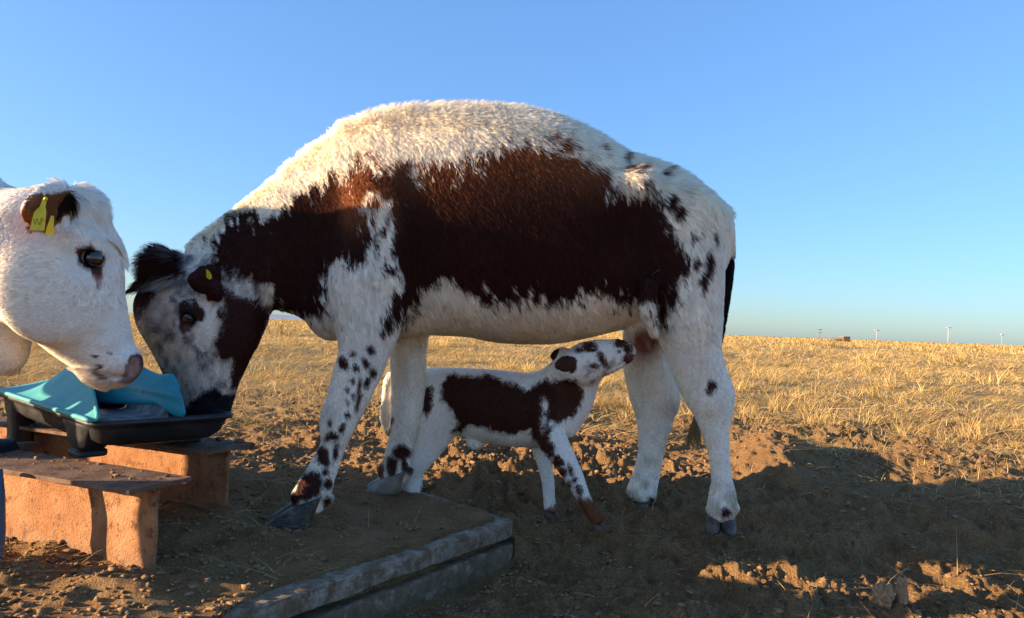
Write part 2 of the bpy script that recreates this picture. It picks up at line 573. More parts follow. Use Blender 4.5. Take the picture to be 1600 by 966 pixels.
# ------------------------------------------------------------------ the dark red and white cow
def build_main_cow():
    B = Body()
    # barrel, rump
    B.ptube([(545, 240, 545, 520, 2.56, .13), (600, 200, 590, 532, 2.57, .20), (660, 184, 660, 524, 2.60, .25), (740, 180, 740, 526, 2.63, .29),
             (810, 188, 810, 537, 2.66, .31), (880, 212, 880, 538, 2.68, .31), (945, 244, 945, 520, 2.70, .285),
             (1005, 266, 1005, 492, 2.71, .26), (1050, 288, 1048, 480, 2.72, .22), (1090, 322, 1084, 450, 2.73, .14)], 0.05)
    # spine and withers ridge, hip bones, pin bone
    B.ptube([(560, 200, 575, 300, 2.57, .07), (620, 180, 625, 270, 2.59, .075), (700, 178, 702, 260, 2.62, .09), (800, 181, 800, 270, 2.66, .10), (880, 205, 880, 280, 2.68, .10),
             (960, 245, 960, 320, 2.70, .10), (1050, 281, 1045, 345, 2.72, .10), (1120, 325, 1105, 380, 2.73, .07)], 0.06)
    B.ell(W(985, 300, 2.50), np.eye(3), (.06, .05, .05), 0.07)
    B.ell(W(1118, 355, 2.64), np.eye(3), (.035, .04, .045), 0.06)
    B.ell(W(1000, 292, 2.50), np.eye(3), (.035, .05, .035), 0.05)
    B.ell(W(1134, 622, 2.58), np.eye(3), (.016, .016, .05), 0.05)     # point of hock
    B.ell(W(1051, 626, 2.88), np.eye(3), (.014, .02, .034), 0.04)
    B.ell(W(518, 655, 2.345), np.eye(3), (.02, .03, .035), 0.05)      # knee
    B.ell(W(1112, 622, 2.54), np.eye(3), (.02, .018, .04), 0.05)
    B.line([(W(1015, 440, 2.44), .03, .03), (W(1012, 480, 2.45), .025, .025), (W(1022, 520, 2.49), .015, .015)], .04, e1=(1, 0, 0))   # flank fold
    B.line([(W(1120, 650, 2.532), .006, .02), (W(1123, 700, 2.54), .006, .02), (W(1126, 750, 2.535), .006, .015)], .02, e1=(1, 0, 0), sub=True)   # tendon grooves
    B.line([(W(538, 668, 2.30), .006, .02), (W(522, 705, 2.31), .006, .02), (W(503, 745, 2.30), .006, .015)], .02, e1=(1, 0, 0), sub=True)
    B.line([(W(600, 300, 2.40), .05, .04), (W(615, 360, 2.36), .045, .03), (W(590, 430, 2.34), .05, .03)], .09, e1=(1, 0, 0))   # shoulder blade
    B.ell(W(1000, 372, 2.37), np.eye(3), (.10, .07, .13), 0.10, True)     # hollow in front of the hip
    # neck
    B.ptube([(590, 215, 530, 520, 2.56, .15), (520, 242, 500, 512, 2.55, .135), (460, 280, 460, 497, 2.53, .115), (400, 316, 424, 486, 2.50, .10),
             (345, 350, 400, 480, 2.47, .095), (295, 385, 385, 480, 2.44, .09)], 0.05)
    B.ell(W(516, 488, 2.52), np.eye(3), (.055, .09, .085), 0.10)      # brisket
    # head
    hp = head_plane(310, 2.42)
    H = lambda x, y, o=0.0: B.hpt(hp, x, y, o)
    vn = np.array([hp[2][0], hp[2][1], 0]); vt = np.array([vn[1], -vn[0], 0])
    B.htube(hp, [(236, 404, 392, 478, .090), (214, 440, 416, 492, .100), (212, 476, 419, 510, .106), (226, 512, 408, 533, .102),
             (244, 551, 392, 562, .086), (262, 590, 376, 596, .074), (276, 618, 368, 622, .07), (291, 640, 362, 642, .062)], 0.03)
    B.ell(H(365, 520, -.055), [vt, vn, [0, 0, 1]], (.055, .03, .075), 0.05)    # cheek
    B.ell(H(293, 482, -.078), [vt, vn, [0, 0, 1]], (.042, .03, .026), 0.03)   # brow
    B.ell(H(262, 415), [vt, vn, [0, 0, 1]], (.05, .06, .035), 0.04)     # poll
    # ears
    for b0, t0 in ((H(345, 436, -.07), H(298, 436, -.215)), (H(290, 420, .08), H(262, 412, .22))):
        up = np.array([0.25, 0, 1.0]); up /= np.linalg.norm(up)
        B.tube([(b0, up, .026, .016), (b0 * .65 + t0 * .35, up, .044, .017), (b0 * .3 + t0 * .7, up, .040, .014), (t0, up, .014, .008)], 0.015, step=.006)
    B.ell(H(336, 456, -.12), [vt, vn, [0, 0, 1]], (.020, .045, .028), 0.02)
    # eye sockets, nostrils, mouth
    EO = .0985
    for sy in (-1, 1):
        B.ell(H(294, 497, sy * EO), [vt * .85 + np.array([0, 0, -.5]), vn, vt * .5 + np.array([0, 0, .85])], (.023, .030, .0155), 0.006, True)
        B.ell(H(300, 632, sy * .058), [vt, vn, [0, 0, 1]], (.013, .018, .010), 0.01, True)
    B.line([(H(372, 617, -.06), .004, .02), (H(352, 618, -.07), .004, .02), (H(335, 628, -.07), .004, .02)], 0.012, e1=(0, 0, 1), sub=True)
    # near legs
    B.ptube([(535, 320, 650, 320, 2.44, .09), (512, 420, 642, 420, 2.40, .10), (520, 490, 632, 486, 2.385, .085), (530, 550, 610, 542, 2.375, .07), (517, 605, 586, 596, 2.365, .058),
             (506, 648, 561, 652, 2.355, .052), (503, 672, 549, 680, 2.35, .046), (500, 695, 538, 706, 2.35, .037), (480, 733, 524, 745, 2.34, .038), (466, 755, 518, 768, 2.335, .046),
             (455, 773, 508, 788, 2.33, .046)], 0.045)
    B.ptube([(1000, 330, 1124, 362, 2.62, .13), (1003, 430, 1128, 420, 2.60, .14), (1018, 495, 1126, 488, 2.585, .125), (1040, 553, 1126, 545, 2.58, .09),
             (1060, 592, 1138, 603, 2.58, .062), (1076, 622, 1144, 632, 2.58, .05), (1092, 660, 1140, 664, 2.58, .043), (1106, 700, 1139, 705, 2.58, .036), (1112, 745, 1143, 747, 2.575, .036),
             (1108, 775, 1150, 780, 2.565, .045), (1104, 795, 1149, 801, 2.555, .047)], 0.045)
    # far legs
    B.ptube([(590, 455, 688, 455, 2.72, .10), (606, 530, 668, 526, 2.75, .07), (612, 595, 665, 602, 2.77, .058), (613, 645, 657, 658, 2.77, .052), (607, 688, 646, 698, 2.77, .038),
             (597, 722, 641, 732, 2.77, .040), (590, 736, 638, 745, 2.77, .044)], 0.045)
    B.ptube([(985, 460, 1075, 470, 2.86, .11), (973, 550, 1044, 555, 2.88, .085), (984, 600, 1058, 622, 2.88, .062), (993, 645, 1053, 655, 2.88, .047), (998, 690, 1040, 697, 2.88, .037),
             (991, 735, 1031, 742, 2.88, .038), (979, 768, 1025, 772, 2.88, .046)], 0.045)
    # udder and teats
    B.ell(W(1012, 512, 2.71), np.eye(3), (.075, .11, .055), 0.04)
    for x, y, Y, l in ((1016, 550, 2.66, 14), (1003, 540, 2.72, 14), (990, 540, 2.66, 12), (1030, 540, 2.76, 12)):
        B.line([(W(x - 7, y - 28, Y), .017, .017), (W(x - 3, y - 12, Y), .012, .012), (W(x, y - 3, Y), .010, .010)], 0.012, e1=(0, 1, 0), step=.006)
    # tail, dewclaws
    B.ptube([(1108, 328, 1128, 352, 2.73, .035), (1124, 345, 1143, 352, 2.735, .028), (1132, 380, 1147, 382, 2.75, .024), (1131, 430, 1145, 432, 2.77, .022), (1122, 490, 1136, 493, 2.79, .020),
             (1108, 560, 1122, 563, 2.80, .018), (1090, 620, 1104, 622, 2.80, .014), (1084, 660, 1092, 660, 2.80, .012)], 0.012)
    for x, y, Y in ((508, 783, 2.36), (514, 778, 2.31), (638, 738, 2.76), (640, 736, 2.80), (1146, 795, 2.60), (1149, 793, 2.55), (1018, 778, 2.86), (1018, 778, 2.91)):
        B.ell(W(x, y, Y), np.eye(3), (.014, .012, .016), 0.012)
    V, Q = B.mesh(0.0065)

    body_dark = [(545, 290), (552, 255), (575, 246), (600, 256), (640, 262), (700, 262), (728, 252), (750, 236), (785, 226), (820, 219), (880, 220), (905, 238), (930, 262), (955, 285), (990, 288),
                 (1020, 300), (1045, 330), (1062, 365), (1078, 395), (1072, 425), (1045, 440), (1035, 470), (1040, 505), (1025, 508), (1010, 480), (985, 470), (950, 455), (935, 448), (900, 470),
                 (860, 478), (800, 475), (750, 470), (720, 455), (690, 438), (660, 452), (645, 475), (628, 510), (606, 510), (612, 470), (612, 435), (602, 398), (598, 362), (604, 338), (592, 320), (575, 312), (560, 325)]
    neck_dark = [(322, 372), (345, 350), (380, 338), (430, 328), (458, 304), (500, 282), (535, 280), (552, 250), (585, 246), (602, 262), (584, 305), (572, 340), (588, 370), (572, 402), (545, 412),
                 (522, 416), (512, 440), (517, 465), (500, 488), (470, 494), (430, 492), (405, 470), (385, 445), (352, 428), (335, 405)]
    cheek = [(342, 445), (400, 468), (418, 492), (418, 520), (396, 568), (372, 604), (362, 605), (362, 560), (345, 560), (335, 540), (348, 505), (345, 470)]
    tuft = [(180, 400), (215, 375), (250, 385), (284, 402), (292, 424), (266, 432), (244, 446), (232, 478), (205, 490), (190, 440)]
    muzz = [(284, 645), (300, 628), (318, 612), (336, 604), (350, 618), (372, 612), (375, 660), (290, 665)]
    eyed = [(270, 490), (276, 470), (296, 470), (312, 488), (314, 500), (302, 514), (286, 516), (272, 505)]
    streak1 = [(560, 345), (590, 330), (602, 345), (595, 372), (625, 380), (630, 425), (600, 415), (580, 395), (565, 380)]
    spots = [(511, 783, 8, 7), (1019, 779, 6, 5), (537, 566, 7, 10, -20), (580, 548, 6, 9, -20), (552, 553, 5, 5), (572, 567, 6, 9, -25), (556, 573, 5, 6), (551, 597, 3.5, 6), (543, 608, 4, 5), (551, 618, 3.5, 5), (544, 627, 3, 5), (542, 647, 4, 5),
             (562, 600, 4, 15, 10), (560, 628, 4, 15, 12), (574, 596, 5, 10, 20), (582, 582, 6, 9, 20), (515, 660, 5, 7), (518, 681, 14, 8), (533, 668, 5, 9, 20), (505, 713, 10, 16, -15), (524, 707, 4, 13, 10),
             (484, 758, 18, 26, 28), (511, 755, 7, 9), (508, 738, 5, 6), (462, 775, 9, 14, 35), (598, 520, 5, 8), (606, 508, 8, 14), (617, 480, 8, 18),
             (970, 245, 5, 6), (980, 263, 9, 5), (997, 268, 6, 4), (1030, 272, 8, 3), (1106, 415, 7, 24, 8), (1100, 440, 6, 14), (1086, 370, 5, 5), (1118, 370, 4, 9), (1088, 410, 6, 10), (1060, 330, 9, 12), (1048, 315, 10, 14),
             (1112, 603, 7, 9), (1108, 612, 6, 5), (1133, 800, 8, 9), (1108, 815, 6, 6), (1035, 480, 8, 22), (1048, 462, 10, 18),
             (607, 655, 7, 12, 20), (602, 678, 7, 16, 20), (627, 705, 16, 12), (612, 728, 10, 16), (632, 728, 6, 12), (640, 735, 6, 6), (596, 735, 5, 14, 20)]
    def dark_amount(P, rnd=None):
        rj = 0 if rnd is None else (rnd - .5)
        x, y = proj(P)
        n1 = vnoise3(x / 26, y / 26, P[:, 1] * 6, 3) * 11 + vnoise3(x / 9, y / 14, P[:, 1] * 9, 4) * 7 + vnoise3(x / 3.5, y / 6, P[:, 1] * 12, 5) * 4
        big = np.minimum(poly_sd(x, y, body_dark), poly_sd(x, y, neck_dark))
        sml = vnoise3(x / 7, y / 8, P[:, 1] * 9, 6) * 2.5
        fleck = vnoise3(x / 5, y / 15, P[:, 1] * 12, 7)
        upper = (y < 330) & (x > 500)
        big = big + n1 * np.where(upper, 1.5, 1.15) + rj * np.where(upper, 26, 15)
        big = np.where(big > -38, big + np.clip(fleck - .28, 0, 1) * 70, big)
        big = np.where((big > 0) & (big < 22), big - np.clip(fleck - .5, 0, 1) * 80, big)
        # grizzled strip behind the shoulder
        gz = sstep(9, -4, poly_sd(x, y, [(556, 306), (585, 298), (606, 335), (604, 365), (610, 395), (626, 428), (594, 425), (574, 392), (580, 355), (566, 328)]))
        big = big * (1 - gz) + gz * (1.5 + fleck * 30 + n1 * .8 + rj * 30)
        d = np.minimum(big, spots_sd(x, y, spots) + sml + rj * 4)
        # speckle along the rump edge
        sp = vnoise3(x / 8, y / 11, P[:, 1] * 9, 8)
        d = np.where((x > 900) & (x < 1115) & (y < 490), np.minimum(d, 12 - (sp - 0.34) * 60 + np.clip(big - 14, 0, 70) * 0.75 + rj * 12), d)
        head = x + (y - 480) * 0.2 < 425
        hd = np.minimum(np.minimum(poly_sd(x, y, cheek), poly_sd(x, y, tuft)), np.minimum(poly_sd(x, y, muzz), poly_sd(x, y, eyed)))
        hn = n1 * 0.8 + rj * 12
        d = np.where(head & (x < 425) & (y > 380), np.minimum(hd + hn, np.where(y < 440, d, 99)), d)
        # roan mottling on the face
        mot = vnoise3(x / 10, y / 12, P[:, 1] * 10, 31) + 0.6 * vnoise3(x / 4, y / 6, P[:, 1] * 12, 32) + rj * 1.1
        roan = sstep(0.15, 0.6, mot) * 0.75
        fore = np.clip(1.35 - np.abs(x - (230 + (y - 480) * 0.42)) / 50, 0, 1) * 0.86 * (0.8 + 0.3 * mot)
        roan = np.maximum(roan, 0.40 + .40 * mot + .35 * sstep(490, 440, y) * sstep(310, 280, x))
        wh = np.maximum(sstep(6, -6, poly_sd(x, y, [(308, 470), (340, 466), (345, 540), (322, 545), (310, 520)]) + hn), 0)
        band = sstep(8, -8, poly_sd(x, y, [(255, 500), (300, 525), (350, 535), (365, 575), (335, 580), (290, 555), (262, 545)]) + hn)
        rr = np.clip(np.maximum(np.maximum(roan, fore), band * (.5 + .5 * mot)) * (1 - wh), 0, .95)
        a = sstep(2.5, -2.5, d)
        isf = head & (x < 425) & (y > 395)
        return a, np.where(isf, rr, 0), x, y
    def coat(P, N=None, rnd=None):
        a, rr, x, y = dark_amount(P, rnd)
        n = vnoise3(P[:, 0] * 9, P[:, 1] * 9, P[:, 2] * 9, 41) * 0.5 + 0.5
        sunlit_z = sstep(345, 235, y) * sstep(500, 540, x) * sstep(1010, 930, x)  # grazing sun on the upper flank painted as redder coat
        sunlit_z = np.maximum(sunlit_z, sstep(400, 300, y) * sstep(520, 545, x) * sstep(640, 590, x))  # same painted sun on the shoulder
        sunlit_z = np.maximum(sunlit_z, 0.7 * sstep(20, 5, np.hypot(x - 598, y - 738)))
        dk = mixc(np.tile(DARK, (len(P), 1)), np.tile(SUNLIT_RED, (len(P), 1)), np.clip(sunlit_z * (0.45 + 0.75 * n) + 0.05 * n, 0, 1))
        dk[x < 345] *= 0.8
        streak = vnoise3(x / 5, y / 22, P[:, 1] * 10, 46)
        wh = np.tile(WHITE, (len(P), 1)) * (0.93 + 0.1 * n + 0.07 * streak)[:, None]
        cream = sstep(420, 330, y - 0) * 0.5 + 0.4 * sstep(500, 540, y) * sstep(640, 680, x) * sstep(1000, 960, x)
        wh = mixc(wh, wh * np.array([1.0, 0.93, 0.80]), np.clip(cream, 0, 1))
        # soiled knee and hocks
        dirt = np.clip(sstep(26, 4, np.hypot(x - 515, y - 645)) + sstep(26, 4, np.hypot(x - 1048, y - 640)), 0, 1) * 0.4
        ls = sstep(650, 790, y) * sstep(-.1, .7, vnoise3(x / 14, y / 18, P[:, 1] * 8, 44) + .3 * vnoise3(x / 4, y / 5, P[:, 1] * 12, 45)) * .72
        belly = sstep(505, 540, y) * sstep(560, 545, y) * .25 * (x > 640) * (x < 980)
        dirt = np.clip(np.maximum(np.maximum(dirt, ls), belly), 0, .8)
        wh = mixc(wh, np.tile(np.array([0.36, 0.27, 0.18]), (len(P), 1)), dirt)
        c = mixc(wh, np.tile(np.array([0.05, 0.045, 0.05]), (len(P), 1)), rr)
        c = mixc(c, dk, a)
        # udder skin
        ud = np.exp(-(((x - 1008) / 24) ** 2 + ((y - 535) / 24) ** 2) * 1.1) * (P[:, 1] > 2.58) * (y > 500)
        c = mixc(c, np.tile(np.array([0.30, 0.13, 0.09]), (len(P), 1)), np.clip(ud * 1.5, 0, 1))
        # ear, muzzle skin, eye rim, tail
        hd_ = (P - H(310, 440)) @ vn
        ear = ((hd_ < -.105) | (hd_ > .11)) & (x < 352) & (y < 470)
        c[ear] = DARK * 1.1
        mz = sstep(5, -3, poly_sd(x, y, muzz))
        c = mixc(c, np.tile(np.array([0.010, 0.009, 0.011]), (len(P), 1)), mz)
        er = sstep(17, 12, np.hypot((x - 294), (y - 498)))
        c = mixc(c, np.tile(np.array([0.03, 0.014, 0.011]), (len(P), 1)), er)
        c = mixc(c, np.tile(np.array([0.10, 0.05, 0.035]), (len(P), 1)), sstep(8, 4, np.hypot((x - 292) * .8, y - 514)))
        tl = (x > 1116) & (y > 392) & (y < 540) & (P[:, 1] > 2.735) & (x > 1150 - (y - 380) * 0.17 - 24)
        c[tl] = np.array([0.014, 0.011, 0.010])
        sw = (x > 1070) & (x < 1118) & (y > 540) & (P[:, 1] > 2.74) & (P[:, 1] < 2.84)
        c[sw] = np.array([0.22, 0.16, 0.085])
        return c
    base = W(800, 820, 2.6); base[2] = -0.03
    o = mesh_obj('cow', V, Q, M_SKIN, base=base, colour=coat(V))
    o['base_pt'] = [float(v) for v in base]
    tag(o, 'dark red and white shaggy cow drinking while its calf suckles', 'cow')

    def dens(P, N):
        x, y = proj(P)
        w = np.where(N[:, 1] > 0.35, 0.25, 1.0)
        w = np.where(x < 430, w * 2.3, w)
        w = np.where((y > 560), w * 1.7, w)
        w = np.where((np.hypot((x - 294) / 16, (y - 498) / 13) < 1) & ((P - H(310, 440)) @ vn < 0), 0, w)
        w = np.where((y > 620) & (x < 400), w * 0.15, w)
        w = np.where((np.hypot(x - 1010, y - 530) < 25) & (P[:, 1] > 2.6), w * 0.05, w)
        return w
    def length(P, N):
        x, y = proj(P)
        top = sstep(0.35, 0.95, N[:, 2]) * (x > 230)
        L = 0.026 + 0.026 * top
        L = np.where(y > 540, 0.013, L)
        L = np.where((y > 480) & (y <= 540) & (x > 430), 0.016 + 0.014 * (540 - y) / 60, L)
        L = np.where(x < 430, np.minimum(L, 0.016 + 0.02 * top), L)
        L = np.where((x < 400) & (y > 440), 0.011, L)
        L = np.where((x < 275) & (y < 445), 0.075, L)
        L = np.where((y < 440) & (x < 350) & (np.abs((P - H(310, 440)) @ vn) > .11), 0.009, L)
        L = np.where((x > 1070) & (x < 1120) & (y > 640) & (P[:, 1] > 2.74) & (P[:, 1] < 2.85), 0.14, L)
        L = np.where((x > 1116) & (y > 395) & (y < 640) & (P[:, 1] > 2.735), 0.018, L)
        return L
    _len0 = length
    def length(P, N):
        x, y = proj(P)
        return np.where((np.hypot((x - 294) / 34, (y - 494) / 30) < 1) & ((P - H(310, 440)) @ vn < 0), .006, _len0(P, N))
    def lift(P, N):
        x, y = proj(P)
        top = sstep(0.5, 0.95, N[:, 2])
        l = 0.36 + 0.62 * top * (x > 230)
        l = np.where(y > 540, 0.24, l)
        l = np.where((x < 400) & (y > 440), 0.22, l)
        l = np.where((x < 275) & (y < 445), 0.75, l)
        l = np.where((x > 1070) & (x < 1120) & (y > 640) & (P[:, 1] > 2.74), 0.2, l)
        return l
    def flow(P, N):
        x, y = proj(P)
        T = np.zeros_like(P)
        T[:, 0] = 0.45; T[:, 2] = -1.0
        nk = (x < 540) & (y < 500)
        T[nk] = [0.6, 0, -0.8]
        hd = (x < 420) & (y > 395)
        T[hd] = [-0.35, -0.1, -0.6]
        fr = (x < 275) & (y < 450)
        T[fr] = [-0.75, -0.25, -0.75]
        T[(y > 540)] = [0.1, 0, -1]
        T[(x > 1070) & (x < 1120) & (y > 640) & (P[:, 1] > 2.74)] = [-0.08, 0, -1]
        return T
    make_hair(o, 'hair', V, Q, int(520000 * HAIRQ), dens, length, lift, flow, coat, M_HAIR, clump=0.55, per=14, rad=0.00055, seed=3, wave=.2)
    # long tufts: tail switch
    # eyes
    for sy in (-1, 1):
        c = H(294, 497, sy * (EO - .0135))
        e = uvsphere('eye', c, 0.0225, M_IRIS, o)
        e['base_pt'] = list(o['base_pt'])
        uvsphere('pupil', c + vn * sy * .0112 + np.array([0, 0, .001]), 0.0125, M_EYE, e, scale=(1.2, 1, .85))
    # hooves
    hoof(o, W(478, 779, 2.33), (-1, -0.2), .150, .042, .084, M_HOOF, splay=.07, tilt=1.1)
    hoof(o, W(613, 739, 2.77), (-1, -0.15), .135, .039, .068, M_HOOFP, splay=.05, tilt=.8)
    hoof(o, W(1126, 799, 2.555), (-0.15, -1), .10, .027, .066, M_HOOF, splay=.12, tilt=.55)
    hoof(o, W(996, 782, 2.88), (-1, -0.25), .115, .036, .06, M_HOOF, splay=.07, tilt=1.0)
    # button ear tag
    tv, tf = [], []
    c = H(325, 429, -.176)
    ux, uz = np.array([0.5, 0.1, -0.86]), np.array([0.86, 0, 0.5])
    for k, off in ((0, 0.004), (1, -0.004)):
        for i in range(20):
            a = 2 * math.pi * i / 20
            tv.append(c + ux * 0.017 * math.cos(a) + uz * 0.009 * math.sin(a) + vn * off * -1)
    tf = [tuple(range(20))[::-1], tuple(range(20, 40))] + [(i, (i + 1) % 20, 20 + (i + 1) % 20, 20 + i) for i in range(20)]
    mesh_obj('ear_tag', tv, tf, M_TAG, o, smooth=False)
    return o

# ------------------------------------------------------------------ the calf
def build_calf():
    B = Body()
    Yr, Yf = 2.90, 2.68
    B.ptube([(632, 592, 640, 660, 2.91, .06), (655, 578, 672, 678, 2.89, .095), (700, 576, 715, 676, 2.86, .105), (760, 578, 768, 692, 2.82, .112), (815, 584, 818, 698, 2.77, .105),
             (848, 586, 856, 694, 2.74, .085), (872, 600, 884, 676, 2.72, .06)], 0.03)
    B.ptube([(838, 584, 880, 690, 2.75, .075), (856, 570, 904, 660, 2.72, .058), (872, 556, 922, 622, 2.69, .05), (882, 548, 934, 598, 2.66, .047)], 0.03)
    B.ptube([(880, 556, 905, 597, 2.64, .050), (896, 541, 930, 597, 2.63, .058), (920, 533, 941, 590, 2.62, .058), (944, 531, 957, 583, 2.61, .045), (964, 530, 972, 574, 2.605, .037), (976, 536, 984, 567, 2.60, .032), (981, 542, 987, 562, 2.60, .028)], 0.02)
    # near front leg
    B.ptube([(832, 625, 880, 625, 2.68, .05), (834, 668, 882, 660, 2.66, .048), (840, 692, 886, 682, 2.64, .036), (862, 722, 896, 706, 2.63, .030), (882, 750, 910, 738, 2.62, .026), (898, 776, 919, 766, 2.61, .019), (913, 800, 931, 792, 2.605, .019), (922, 816, 942, 808, 2.60, .022)], 0.025)
    # far front leg
    B.ptube([(826, 650, 866, 650, 2.82, .04), (828, 690, 860, 690, 2.79, .03), (838, 722, 862, 720, 2.77, .025), (846, 752, 866, 750, 2.76, .019), (849, 778, 867, 776, 2.755, .018), (850, 796, 870, 795, 2.75, .021)], 0.025)
    # near hind leg, far hind leg
    B.ptube([(640, 610, 722, 620, 2.85, .07), (638, 650, 716, 664, 2.83, .06), (634, 690, 694, 698, 2.83, .042), (628, 722, 668, 730, 2.83, .030), (627, 742, 660, 748, 2.84, .024), (630, 765, 656, 768, 2.84, .022), (632, 785, 656, 786, 2.84, .022)], 0.03)
    B.ptube([(645, 620, 710, 630, 2.97, .05), (640, 670, 690, 680, 2.99, .04), (636, 712, 664, 720, 3.0, .026), (640, 745, 660, 748, 3.0, .020), (642, 775, 662, 776, 3.0, .022)], 0.03)
    # tail, navel tuft, ears
    B.ptube([(640, 588, 652, 600, 2.92, .016), (618, 578, 624, 594, 2.94, .014), (601, 592, 614, 596, 2.95, .014), (597, 625, 610, 626, 2.95, .014), (597, 648, 610, 650, 2.95, .015), (600, 664, 608, 664, 2.95, .010)], 0.012)
    B.ell(W(742, 690, 2.80), np.eye(3), (.03, .02, .022), 0.02)
    for b0, t0, ra in (((900, 566, 2.60), (870, 571, 2.555), .027), ((888, 550, 2.68), (863, 557, 2.73), .024)):
        p, q = W(*b0), W(*t0)
        up = np.array([0, .25, 1.0]); up /= np.linalg.norm(up)
        B.tube([(p, up, ra * .5, .011), (p * .65 + q * .35, up, ra, .012), (p * .3 + q * .7, up, ra * .95, .011), (q, up, ra * .4, .006)], 0.01, step=.005)
    ec = W(927, 545, 2.565)
    B.ell(ec, [[1, 0, .3], [0, 1, 0], [-.3, 0, 1]], (.0145, .02, .009), 0.005, True)
    B.line([(W(981, 562, 2.58), .002, .012), (W(966, 572, 2.575), .002, .012), (W(955, 577, 2.575), .002, .010)], 0.006, e1=(0, 0, 1), sub=True)
    V, Q = B.mesh(0.005)
    patch = [(692, 605), (700, 588), (716, 583), (732, 586), (768, 587), (797, 596), (820, 606), (841, 601), (853, 592), (870, 594), (890, 590), (906, 603), (914, 622), (904, 642), (890, 654), (873, 660), (864, 664), (862, 685),
             (868, 705), (886, 728), (876, 728), (862, 718), (848, 707), (834, 688), (828, 672), (797, 679), (768, 671), (732, 660), (720, 672), (709, 674), (716, 656), (703, 638), (694, 622)]
    rump = [(656, 609), (666, 603), (677, 601), (675, 627), (668, 655), (657, 640)]
    spots = [(878, 738, 10, 9), (870, 722, 8, 8), (892, 735, 5, 10, -20), (889, 758, 5, 7), (905, 765, 6, 9, -25), (898, 750, 4, 5), (942, 562, 6, 16, -30), (930, 572, 8, 5), (922, 542, 13, 9), (908, 546, 10, 5), (972, 536, 12, 9), (982, 546, 8, 8), (983, 560, 9, 10),
             (868, 790, 3, 6), (852, 655, 0.1, 0.1), (968, 549, 2.5, 2.5)]
    holes = [(852, 634, 4, 9), (851, 658, 4, 10), (862, 660, 5, 5)]
    def coat(P, N=None, rnd=None):
        x, y = proj(P)
        n = vnoise3(x / 12, y / 12, P[:, 1] * 8, 51) * 4 + vnoise3(x / 4, y / 6, P[:, 1] * 12, 52) * 3.5
        d = np.minimum(poly_sd(x, y, patch), poly_sd(x, y, rump)) + n
        d = np.maximum(d, -(spots_sd(x, y, holes) + n * 0.4))
        d = np.minimum(d, spots_sd(x, y, spots) + vnoise3(x / 4, y / 4, P[:, 1] * 10, 53) * 1.5)
        if rnd is not None: d = d + (rnd - .5) * 9
        a = sstep(1.6, -1.6, d)
        v = vnoise3(P[:, 0] * 12, P[:, 1] * 12, P[:, 2] * 12, 54)[:, None] * 0.12
        wh = np.tile(np.array([0.81, 0.735, 0.635]), (len(P), 1)) * (1 + v * 0.5)
        dk = np.tile(np.array([0.060, 0.021, 0.012]), (len(P), 1)) * (1 + v)
        c = mixc(wh, dk, a)
        jaw = sstep(0.2, 0.6, vnoise3(x / 5, y / 7, P[:, 1] * 10, 55)) * sstep(900, 925, x) * sstep(550, 560, y) * (y < 600) * 0.6
        c = mixc(c, np.tile(np.array([0.20, 0.12, 0.10]), (len(P), 1)), jaw)
        # brown lower legs
        low = np.maximum(sstep(770, 784, y + n) * (x > 895), sstep(790, 800, y + n) * (x > 840) * (x < 885))
        c = mixc(c, np.tile(np.array([0.15, 0.055, 0.022]), (len(P), 1)), low)
        ear = (x < 902) & (x > 855) & (y > 540) & (y < 590) & ((P[:, 1] < 2.590) | (P[:, 1] > 2.695)) & (P[:, 2] > 0.4)
        ear &= np.where(P[:, 1] < 2.62, (np.hypot((x - 884) / 19, (y - 570) / 15) < 1.05), (np.hypot((x - 868) / 13, (y - 556) / 13) < 1.0))
        c[ear] = np.array([0.065, 0.025, 0.016])
        c = mixc(c, np.tile(np.array([0.16, 0.07, 0.06]), (len(P), 1)), sstep(7, 3, np.hypot(x - 984, y - 558)))
        return c
    base = W(770, 790, 2.8); base[2] = -0.03
    o = mesh_obj('calf', V, Q, M_SKIN, base=base, colour=coat(V))
    o['base_pt'] = [float(v) for v in base]
    tag(o, 'small white calf with dark brown back suckling under the standing cow', 'calf')
    def dens(P, N):
        x, y = proj(P)
        w = np.where(N[:, 1] > 0.4, 0.2, 1.0)
        w = np.where(x > 860, w * 1.5, w)
        return np.where(np.hypot(x - 927, y - 545) < 6, 0, w)
    def length(P, N):
        x, y = proj(P)
        L = np.full(len(P), 0.014)
        L = np.where(x > 870, 0.009, L)
        L = np.where(y > 700, 0.009, L)
        L = np.where((x < 615) & (y > 630), 0.03, L)
        L = np.where(np.hypot(x - 742, y - 692) < 16, 0.022, L)
        return L
    def lift(P, N): return np.full(len(P), 0.28)
    def flow(P, N):
        x, y = proj(P)
        T = np.tile(np.array([-0.5, 0, -1.0]), (len(P), 1))
        T[(x > 880) & (y < 600)] = [-1, 0, -0.3]
        T[y > 690] = [0, 0, -1]
        return T
    make_hair(o, 'hair', V, Q, int(150000 * HAIRQ), dens, length, lift, flow, coat, M_HAIR, clump=0.4, per=14, rad=0.0005, seed=5, npt=4, wave=.35)
    e = uvsphere('eye', ec + np.array([0, 0.009, 0]), 0.0130, M_EYE, o)
    hoof(o, W(934, 817, 2.60), (0.8, -0.5), .048, .016, .022, M_CALFH, tilt=.6, splay=.04)
    hoof(o, W(860, 797, 2.75), (0.6, -0.6), .048, .016, .024, M_CALFH, tilt=.6, splay=.04)
    hoof(o, W(644, 785, 2.84), (1, -0.2), .06, .017, .026, M_HOOFP, tilt=.8)
    hoof(o, W(652, 775, 3.0), (1, -0.2), .06, .017, .026, M_HOOFP, tilt=.8)
    return o

